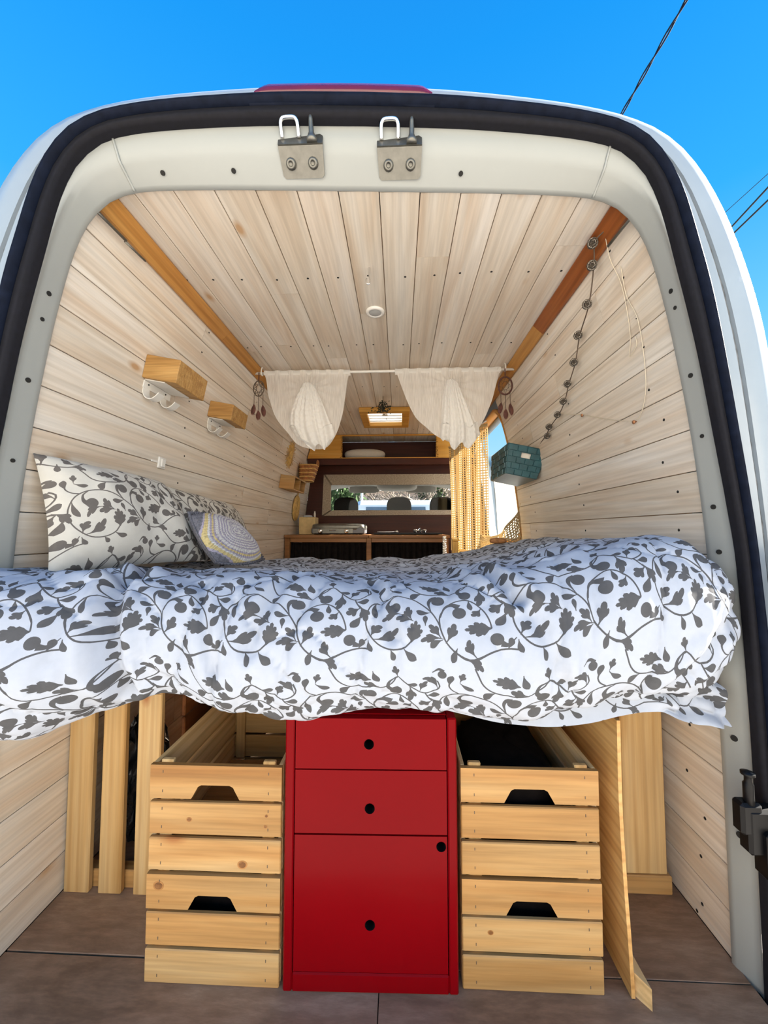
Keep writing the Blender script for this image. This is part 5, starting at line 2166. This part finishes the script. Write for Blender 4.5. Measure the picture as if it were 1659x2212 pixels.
cbx = empty('storage_box', (-.72, 3.42, wz0), 'beige box with open lid in the worktop corner', 'box')
MB().bbox(-.815, -.668, 3.36, 3.50, wz0, wz0 + .155, .004).build('box_body', CANVAS_BOX, cbx)
mb = MB()
mb.superell((-.75, 3.42, wz0 + .163), (.045, .035, .014), 2.2, 18, 8)
mb.build('rolled_cloth', WHITE_CLOTH, cbx)
mb = MB()
mb.lathe([(.009, 0), (.009, .035), (.006, .045), (.006, .055), (.001, .056)], 12, T((-.69, 3.44, wz0 + .156)))
mb.build('bottle_neck', WHITE_PL, cbx)

sk = empty('sink', (.15, 3.35, wz0), 'dark sink with a chrome tap in the worktop', 'sink')
MB().bbox(-.13, .45, 3.19, 3.55, wz0, wz0 + .014, .004).build('sink_rim', BLACKP, sk)
mb = MB()
mb.tube(catmull([(-.10, 3.24, wz0 + .022), (-.0, 3.235, wz0 + .022), (.055, 3.235, wz0 + .026)], 12), .005, 7)
mb.lathe([(.012, 0), (.014, .012), (.008, .022), (.001, .024)], 12, T((.065, 3.235, wz0 + .015)))
mb.build('hob_lever', CHROME, sk)
mb = MB()
mb.tube(catmull([(.27, 3.30, wz0 + .015), (.27, 3.29, wz0 + .045), (.265, 3.26, wz0 + .052), (.245, 3.22, wz0 + .040), (.24, 3.21, wz0 + .03)], 16), .007, 8)
mb.tube([(.25, 3.30, wz0 + .030), (.30, 3.30, wz0 + .034)], .006, 8)
mb.lathe([(.014, 0), (.012, .012), (.018, .02), (.018, .028), (.001, .032)], 10, T((.305, 3.29, wz0 + .016)))
mb.lathe([(.014, 0), (.012, .012), (.016, .02), (.016, .028), (.001, .032)], 10, T((.225, 3.30, wz0 + .016)))
mb.build('tap', CHROME, sk)

# coiled white cable and the yellow tin at the worktop end
mb = MB()
pts = []
for k in range(150):
    a = k * 2 * PI / 12
    pts.append((.452 + .013 * math.cos(a), 3.080 + .013 * math.sin(a), 1.0 - k * .0011))
mb.tube(pts, .0038, 6)
tag(mb.build('coiled_cable', WHITE_PL), 'white coiled cable hanging at the worktop end', 'cable')
ytn = empty('yellow_tin', (.525, 2.99, .80), 'upright yellow tin box beside the worktop end', 'tin')
mb = MB()
mb.bbox(.500, .555, 2.965, 3.02, .80, .965, .006)
mb.build('tin_body', BRASS, ytn)
MB().bbox(.497, .558, 2.962, 3.023, .9655, .985, .004).build('tin_lid', BRASS, ytn)
for k in range(3):
    MB().bbox(.505 + k * .017, .513 + k * .017, 2.960, 2.9645, .81, .96, .001).build('tin_rib', BRASS, ytn)
std = empty('side_locker', (.62, 3.1, 0), 'low brown locker right of the kitchen cabinet', 'locker')
MB().bbox(.494, .80, 2.95, 3.5, 0.001, .799, .004).build('locker_body', BROWN, std)
MB().bbox(.52, .775, 2.943, 2.9495, .05, .76, .002).build('locker_door', BROWN, std)

# ------------------------------------------------------------------ partition to the cab and the overhead shelf
PY = 3.765
part = MB()


def wall_with_hole(mb, y0, y1, outer, hx0, hx1, hz0, hz1):
    """outer: (z, half-width) profile; panel between y0 and y1 with a rectangular opening"""
    zs = sorted(set([z for z, _ in outer] + [hz0, hz1]))
    hw = lambda z: float(np.interp(z, [o[0] for o in outer], [o[1] for o in outer]))
    for a, b in zip(zs[:-1], zs[1:]):
        spans = [(-1, 1)] if b <= hz0 + 1e-6 or a >= hz1 - 1e-6 else [(-1, 'l'), ('r', 1)]
        for l, r in spans:
            xa0, xa1 = (-hw(a) if l == -1 else hx1), (hw(a) if r == 1 else hx0)
            xb0, xb1 = (-hw(b) if l == -1 else hx1), (hw(b) if r == 1 else hx0)
            mb.hexa([(xa0, y0, a), (xa1, y0, a), (xa1, y1, a), (xa0, y1, a), (xb0, y0, b), (xb1, y0, b), (xb1, y1, b), (xb0, y1, b)])


prof = [(0, .893), (1.0, .875), (1.25, .852), (1.45, .825), (1.65, .79), (1.82, .745), (1.94, .705)]
mb = MB()
wall_with_hole(mb, PY, PY + .02, prof, -.61, .615, 1.245, 1.515)
pw = mb.build('wall_front', BROWN)
tag(pw, 'dark brown partition between the living space and the cab', 'wall', kind='structure')
# padded fabric surround of the cab window
cw = empty('window_2', (0, PY, 1.4), 'wide cab window with a padded grey linen surround', 'window', kind='structure')
fx0, fx1, fz0, fz1 = -.672, .680, 1.195, 1.612
ix0, ix1, iz0, iz1 = -.598, .607, 1.252, 1.505
for nm, q in (('surround_top', [(fx0, fz1), (fx1, fz1), (ix1, iz1), (ix0, iz1)]), ('surround_bottom', [(fx0 - .015, fz0), (fx1 + .01, fz0 + .01), (ix1, iz0), (ix0, iz0)]), ('surround_side', [(fx0 - .015, fz0), (ix0, iz0), (ix0, iz1), (fx0, fz1)]), ('surround_side', [(fx1 + .01, fz0 + .01), (ix1, iz0), (ix1, iz1), (fx1, fz1)])):
    mb = MB()
    c = (sum(p[0] for p in q) / 4, sum(p[1] for p in q) / 4)
    lo = [(p[0], PY - .001, p[1]) for p in q]
    up_ = [(p[0] * .97 + c[0] * .03, PY - .022, p[1] * .97 + c[1] * .03) for p in q]
    mb.hexa(lo + up_)
    mb.build(nm, FABRIC_GREY, cw)
MB().box(ix0 - .01, ix1 + .005, PY + .008, PY + .012, iz0 - .005, iz1 + .008).build('pane', GLASS, cw)

# overhead shelf box above the window
ob = empty('overhead_shelf', (0, 3.5, 1.72), 'open overhead shelf of amber boards above the cab window', 'shelf')
mb = MB()
wall_with_hole(mb, 3.445, 3.463, [(1.716, .765), (1.82, .735), (1.936, .69)], -.44, .425, 1.722, 1.925)
mb.build('front_frame', ORANGE, ob)
MB().hexa([(-.765, 3.464, 1.70), (.765, 3.464, 1.70), (.765, 3.764, 1.70), (-.765, 3.764, 1.70), (-.765, 3.464, 1.7155), (.765, 3.464, 1.7155), (.765, 3.764, 1.7155), (-.765, 3.764, 1.7155)]).build('shelf_board', BROWN, ob)
MB().bbox(-.72, -.60, 3.60, 3.75, 1.7165, 1.93, .003).build('inner_side', BROWN, ob)
MB().bbox(.60, .72, 3.60, 3.75, 1.7165, 1.93, .003).build('inner_side', BROWN, ob)
MB().bbox(-.765, .765, 3.446, 3.4635, 1.655, 1.7155, .003).build('fascia_board', BROWN, ob)
mb = MB()
rr = random.Random(2)
for x in (-.445, .43):
    for k in range(16):
        z = 1.728 + k * .0125
        mb.tube([(x, 3.444, z), (x + rr.uniform(-.006, .006), 3.440, z + rr.uniform(-.004, .004)), (x + rr.uniform(-.018, .018), 3.438, z + rr.uniform(-.008, .008))], .0018, 4)
mb.build('frayed_edging', DARKCLOTH, ob)['kind'] = 'stuff'
mb = MB()
mb.superell((-.24, 3.56, 1.7175 + .052), (.195, .08, .052), 2.6, 36, 14)
tag(mb.build('shelf_pillow', CREAM_CLOTH), 'cream pillow lying in the overhead shelf', 'pillow')

# ------------------------------------------------------------------ cab beyond the partition
cab = empty('cab_interior', (0, 4.4, 0), 'van cab seen through the partition window', 'cab')
rows = []
for y, z in ((3.79, 1.75), (4.2, 1.74), (4.6, 1.69), (4.86, 1.62)):
    rows.append([(x, y, z - .06 * (x / .85) ** 4) for x in np.linspace(-.88, .88, 21)])
mb = MB()
mb.grid(rows)
mb.build('headliner', HEADLINER, cab)
for s in (-1, 1):
    mb = MB()
    mb.tube([(s * .86, 4.80, 1.62), (s * .93, 5.25, 1.15), (s * .94, 5.45, .95)], .045, 10)
    mb.build('windscreen_pillar', HEADLINER, cab)
    mb = MB()
    mb.bbox(s * .90 - .03, s * .90 + .03, 3.9, 5.4, 0, 1.02, .02)
    mb.build('door_panel', DASH, cab)
    mb = MB()
    mb.tube(catmull([(s * .875, 4.15, 1.02), (s * .86, 4.18, 1.35), (s * .83, 4.24, 1.58), (s * .80, 4.5, 1.66), (s * .82, 4.8, 1.62)], 24), .022, 8)
    mb.build('door_window_rim', PAINT_OUT, cab)
    mb = MB()
    mb.superell((s * .36, 4.80, 1.575), (.20, .012, .045), 4, 24, 8)
    mb.build('sun_visor', HEADLINER, cab)
mb = MB()
mb.superell((.06, 4.66, 1.60), (.25, .14, .06), 3.2, 32, 12)
mb.superell((.06, 4.60, 1.575), (.12, .08, .035), 2.6, 24, 10)
mb.build('roof_console', HEADLINER, cab)
mb = MB()
mb.bbox(-.92, .92, 4.95, 5.45, .55, 1.0, .06)
mb.build('dashboard', DASH, cab)
mb = MB()
mb.add([(-.86, 4.86, 1.63), (.86, 4.86, 1.63), (.94, 5.5, .98), (-.94, 5.5, .98)], [(0, 1, 2, 3)])
mb.build('windscreen', GLASS, cab)
mb = MB()
mb.hexa([(-.95, 5.4, .2), (.95, 5.4, .2), (.95, 6.1, .2), (-.95, 6.1, .2), (-.95, 5.4, .98), (.95, 5.4, .98), (.88, 6.1, .70), (-.88, 6.1, .70)])
mb.build('bonnet', PAINT_OUT, cab)
for x, nm in ((-.525, 'left'), (.085, 'middle'), (.575, 'right')):
    seat = empty('car_seat', (0, 0, 0))
    seat.parent = cab
    seat.location = (x, -.1, 0)
    mb = MB()
    mb.superell((x, 4.32, 1.31), (.142, .055, .125), 3.0, 30, 16)
    mb.build('headrest', SEATCLOTH, seat)
    mb = MB()
    mb.superell((x, 4.36, .82), (.23, .075, .36), 4.0, 30, 16)
    mb.build('backrest', SEATCLOTH, seat)
    for s in (-.05, .05):
        MB().tube([(x + s, 4.33, 1.12), (x + s, 4.33, 1.24)], .007, 8).build('headrest_stem', CHROME, seat)

# ------------------------------------------------------------------ outside
GZ = -.55
mb = MB()
mb.add([(-300, -200, GZ), (300, -200, GZ), (300, 400, GZ), (-300, 400, GZ)], [(0, 1, 2, 3)])
tag(mb.build('ground', GROUND), 'pale concrete yard around the van', 'ground', kind='structure')

mb = MB()
mb.box(-14, 12, -7.4, -7.0, GZ, 4.6)  # unseen wall, added to throw sunlight back into the rear doorway
sw_ = mb.build('wall_bounce', BOUNCE_RENDER)
tag(sw_, 'unseen pale wall behind the viewer, added to bounce daylight into the van', 'wall', kind='structure')

# overhead wires
def wire(p0, p1, r, label, twist=0.0):
    p0, p1 = Vector(p0), Vector(p1)
    d = (p1 - p0)
    a, b = p0 - d * 14, p1 + d * 30
    mb = MB()
    if twist:
        n = 900
        ax = d.normalized()
        u = ax.orthogonal().normalized()
        w = ax.cross(u)
        for ph in (0, PI):
            pts = []
            for k in range(n + 1):
                t = k / n
                al = t * (b - a).length
                pts.append(a.lerp(b, t) + (u * math.cos(al * 7 + ph) + w * math.sin(al * 7 + ph)) * twist)
            mb.tube(pts, r, 5)
    else:
        mb.tube([a.lerp(b, k / 20) for k in range(21)], r, 6)
    o = mb.build('power_line', BLACKP if not twist else RUBBER)
    tag(o, label, 'wire', 'overhead power lines')
    return o


wire((3.9, 4.8, 8.07), (3.83, 6.1, 8.03), .012, 'twisted overhead cable crossing the sky above the roof', .016)
wire((6.94, 6.95, 7.67), (6.89, 7.66, 7.67), .006, 'thinnest overhead wire, topmost of the three at the right edge')
wire((6.74, 6.76, 7.23), (6.84, 7.50, 7.23), .016, 'middle overhead wire of the three at the right edge')
wire((6.74, 6.77, 7.00), (6.78, 7.39, 7.00), .016, 'lowest overhead wire of the three at the right edge')

# gabled house seen through the side window
hs = empty('gabled_house', (3.0, 13.6, GZ), 'sunlit cream gabled house outside the side window', 'house')
tx = Vector((.78, .62, 0))
nx_ = Vector((.12, .99, 0))


def hp(a, b, z):
    p = Vector((2.85, 13.6, 0)) + tx * a + nx_ * b
    return (p.x, p.y, z)


W2, eave, apex = 7.0, 2.15, 4.9
mb = MB()
v = [hp(0, 0, GZ), hp(W2, 0, GZ), hp(W2, 0, eave), hp(W2 / 2, 0, apex), hp(0, 0, eave), hp(0, 5, GZ), hp(W2, 5, GZ), hp(W2, 5, eave), hp(W2 / 2, 5, apex), hp(0, 5, eave)]
mb.add(v, [(0, 1, 2, 3, 4), (9, 8, 7, 6, 5), (0, 4, 9, 5), (1, 6, 7, 2)])
mb.build('wall', plain('pale_house_render', (.36, .34, .28), .9, 0, .04, 2.0, .2), hs)
sl = (apex - eave) / (W2 / 2)
for s in (0, 1):
    a0 = -.35 if s == 0 else W2 + .35
    z0 = eave - .35 * sl
    mb = MB()
    mb.hexa([hp(a0, -.35, z0), hp(W2 / 2, -.35, apex), hp(W2 / 2, 5.3, apex), hp(a0, 5.3, z0), hp(a0, -.35, z0 + .16), hp(W2 / 2, -.35, apex + .16), hp(W2 / 2, 5.3, apex + .16), hp(a0, 5.3, z0 + .16)])
    mb.build('roof_slope', ROOF, hs)
    for k in range(9):
        f0, f1 = k / 9, (k + .9) / 9
        mb = MB()
        A0 = a0 + (W2 / 2 - a0) * f0
        A1 = a0 + (W2 / 2 - a0) * f1
        Z0 = z0 + (apex - z0) * f0
        Z1 = z0 + (apex - z0) * f1
        mb.hexa([hp(A0, -.40, Z0 - .10), hp(A1, -.40, Z1 - .10), hp(A1, -.352, Z1 - .10), hp(A0, -.352, Z0 - .10), hp(A0, -.40, Z0 + .14), hp(A1, -.40, Z1 + .14), hp(A1, -.352, Z1 + .14), hp(A0, -.352, Z0 + .14)])
        mb.build('barge_board', CARD, hs)

# wooded hills
mb = MB()
rows = []
rs2 = np.random.RandomState(12)
xs = np.linspace(-150, 330, 120)
for d_, hk in ((230, 0), (250, .45), (275, .8), (300, 1.0), (340, .9)):
    rows.append([(x, d_ + 8 * float(vnoise(np.array([x * .05]), np.array([d_ * .1]))[0]), GZ + hk * (66 + 12 * float(vnoise(np.array([x * .012 + 3]), np.array([.5]))[0]) + 3.0 * float(vnoise(np.array([x * .12]), np.array([d_ * .3]))[0])) + (rs2.uniform(0, 2.0) if hk else 0)) for x in xs])
mb.grid(rows)
tag(mb.build('hills', FOREST), 'wooded hills on the horizon', 'hill', kind='structure')


def foliage(name, parent, c, size, n, seed, mat, cone=False):
    rr = random.Random(seed)
    mb = MB()
    for _ in range(n):
        while True:
            p = Vector((rr.uniform(-1, 1), rr.uniform(-1, 1), rr.uniform(-1, 1)))
            lim = 1 if not cone else max(.08, (1 - p.z) / 2)
            if (p.length < 1 if not cone else math.hypot(p.x, p.y) < lim):
                break
        q = Vector((c[0] + p.x * size[0], c[1] + p.y * size[1], c[2] + p.z * size[2]))
        M = T(q, rr.uniform(0, 6), rr.uniform(0, 6), rr.uniform(0, 6))
        l = rr.uniform(.10, .22)
        mb.add([M @ Vector(v_) for v_ in ((-l, 0, 0), (0, l * .5, .03), (l, 0, 0), (0, -l * .5, .03))], [(0, 1, 2, 3)])
    o = mb.build(name, mat, parent)
    o['kind'] = 'stuff'
    return o


def evergreen(x, y, h, w, label, seed):
    root = empty('evergreen_tree', (x, y, GZ), label, 'tree', 'trees ahead of the van')
    MB().tube([(x, y, GZ), (x, y, GZ + h * .9)], [.16, .03], 8).build('trunk', BARK, root)
    foliage('foliage', root, (x, y, GZ + h * .55), (w, w, h * .46), 2200, seed, LEAFG)


evergreen(-2.7, 14.5, 6.5, 1.5, 'dark evergreen tree seen through the cab at the left', 31)
evergreen(1.9, 20.5, 7.0, .8, 'dark evergreen tree seen through the cab at the right', 32)


def bare_tree(x, y, h, label, seed):
    rr = random.Random(seed)
    root = empty('bare_tree', (x, y, GZ), label, 'tree', 'trees ahead of the van')
    MB().tube([(x, y, GZ), (x + .05, y, GZ + h * .45)], [.16, .11], 8).build('trunk', BARK, root)
    mb = MB()

    def grow(p, d, l, r, lev):
        q = p + d * l
        m_ = p.lerp(q, .5) + Vector((rr.uniform(-.06, .06), rr.uniform(-.06, .06), rr.uniform(-.03, .03)))
        mb.tube([p, m_, q], [r, r * .85, r * .7], 5)
        if lev == 0:
            return
        for _ in range(3):
            nd = (d + Vector((rr.uniform(-.9, .9), rr.uniform(-.9, .9), rr.uniform(-.35, .6)))).normalized()
            grow(q, nd, l * .72, r * .62, lev - 1)
    for k in range(5):
        a = k * 2 * PI / 5
        grow(Vector((x + .05, y, GZ + h * .45)), Vector((math.cos(a), math.sin(a), .7)).normalized(), h * .18, .07, 3)
    mb.build('branches', BARK, root)


bare_tree(-.2, 18.5, 4.8, 'pollarded bare tree seen through the cab behind the middle headrest', 5)
bare_tree(.75, 13.0, 4.2, 'pollarded bare tree seen through the cab near the right headrest', 8)

ph = empty('pink_house', (-1, 24, GZ), 'pale pink house seen through the windscreen', 'house')
MB().box(-6, 4.2, 24, 31, GZ, 3.6).build('wall', PINKH, ph)
mb = MB()
mb.hexa([(-6.4, 23.6, 3.6), (4.6, 23.6, 3.6), (4.6, 31.4, 3.6), (-6.4, 31.4, 3.6), (-6.4, 27.4, 5.4), (4.6, 27.4, 5.4), (4.6, 27.6, 5.4), (-6.4, 27.6, 5.4)])
mb.build('roof', ROOF, ph)
for x in (-4.2, -2.2, -.2, 1.8):
    f = MB().bbox(x - .5, x + .5, 23.94, 23.99, 1.6, 2.9, .01).build('window', WHITE_PL, ph)
    MB().box(x - .42, x + .42, 23.92, 23.94, 1.68, 2.82).build('window_pane', CARG, f)
lp = empty('lamp_post', (-1.15, 11.5, GZ), 'pale post standing left of the parked van', 'post')
MB().tube([(-1.15, 12.5, GZ), (-1.15, 12.5, 4.5)], [.05, .04], 10).build('shaft', WHITE_MET, lp)

# parked van side-on ahead
pv = empty('parked_van', (.9, 10.3, GZ), 'pale blue van parked crosswise ahead, seen through the windscreen', 'van')
sec = [(9.5, GZ + .35), (9.46, GZ + 1.1), (9.56, 1.72), (9.70, 1.84), (10.9, 1.84), (11.05, 1.72), (11.14, GZ + 1.1), (11.1, GZ + .35)]
rows = []
for x, f in ((-1.05, .86), (-1.0, .97), (-.9, 1), (1.75, 1), (1.85, .97), (1.9, .85)):
    rows.append([(x, 10.3 + (y - 10.3) * f, (z - .5) * f + .5 if z > .5 else z) for y, z in sec])
mb = MB()
mb.grid(rows, closed=True)
k = len(sec)
mb.add(rows[0], [tuple(range(k))])
mb.add(rows[-1], [tuple(range(k))])
mb.build('body', CARW, pv, smooth=False)
for x0, x1 in ((-.80, -.05), (.05, .80), (.90, 1.65)):
    mb = MB()
    mb.hexa([(x0, 9.462, .95), (x1, 9.462, .95), (x1, 9.50, .95), (x0, 9.50, .95), (x0 + .05, 9.535, 1.66), (x1 - .05, 9.535, 1.66), (x1 - .05, 9.58, 1.66), (x0 + .05, 9.58, 1.66)])
    mb.build('side_window', CARG, pv)
for x in (-.45, 1.25):
    for y in (9.52, 11.0):
        mb = MB()
        mb.lathe([(.02, -.1), (.32, -.1), (.34, -.06), (.34, .06), (.32, .1), (.02, .1)], 24, T((x, y, GZ + .345), PI / 2))
        mb.build('wheel', BLACKP, pv)
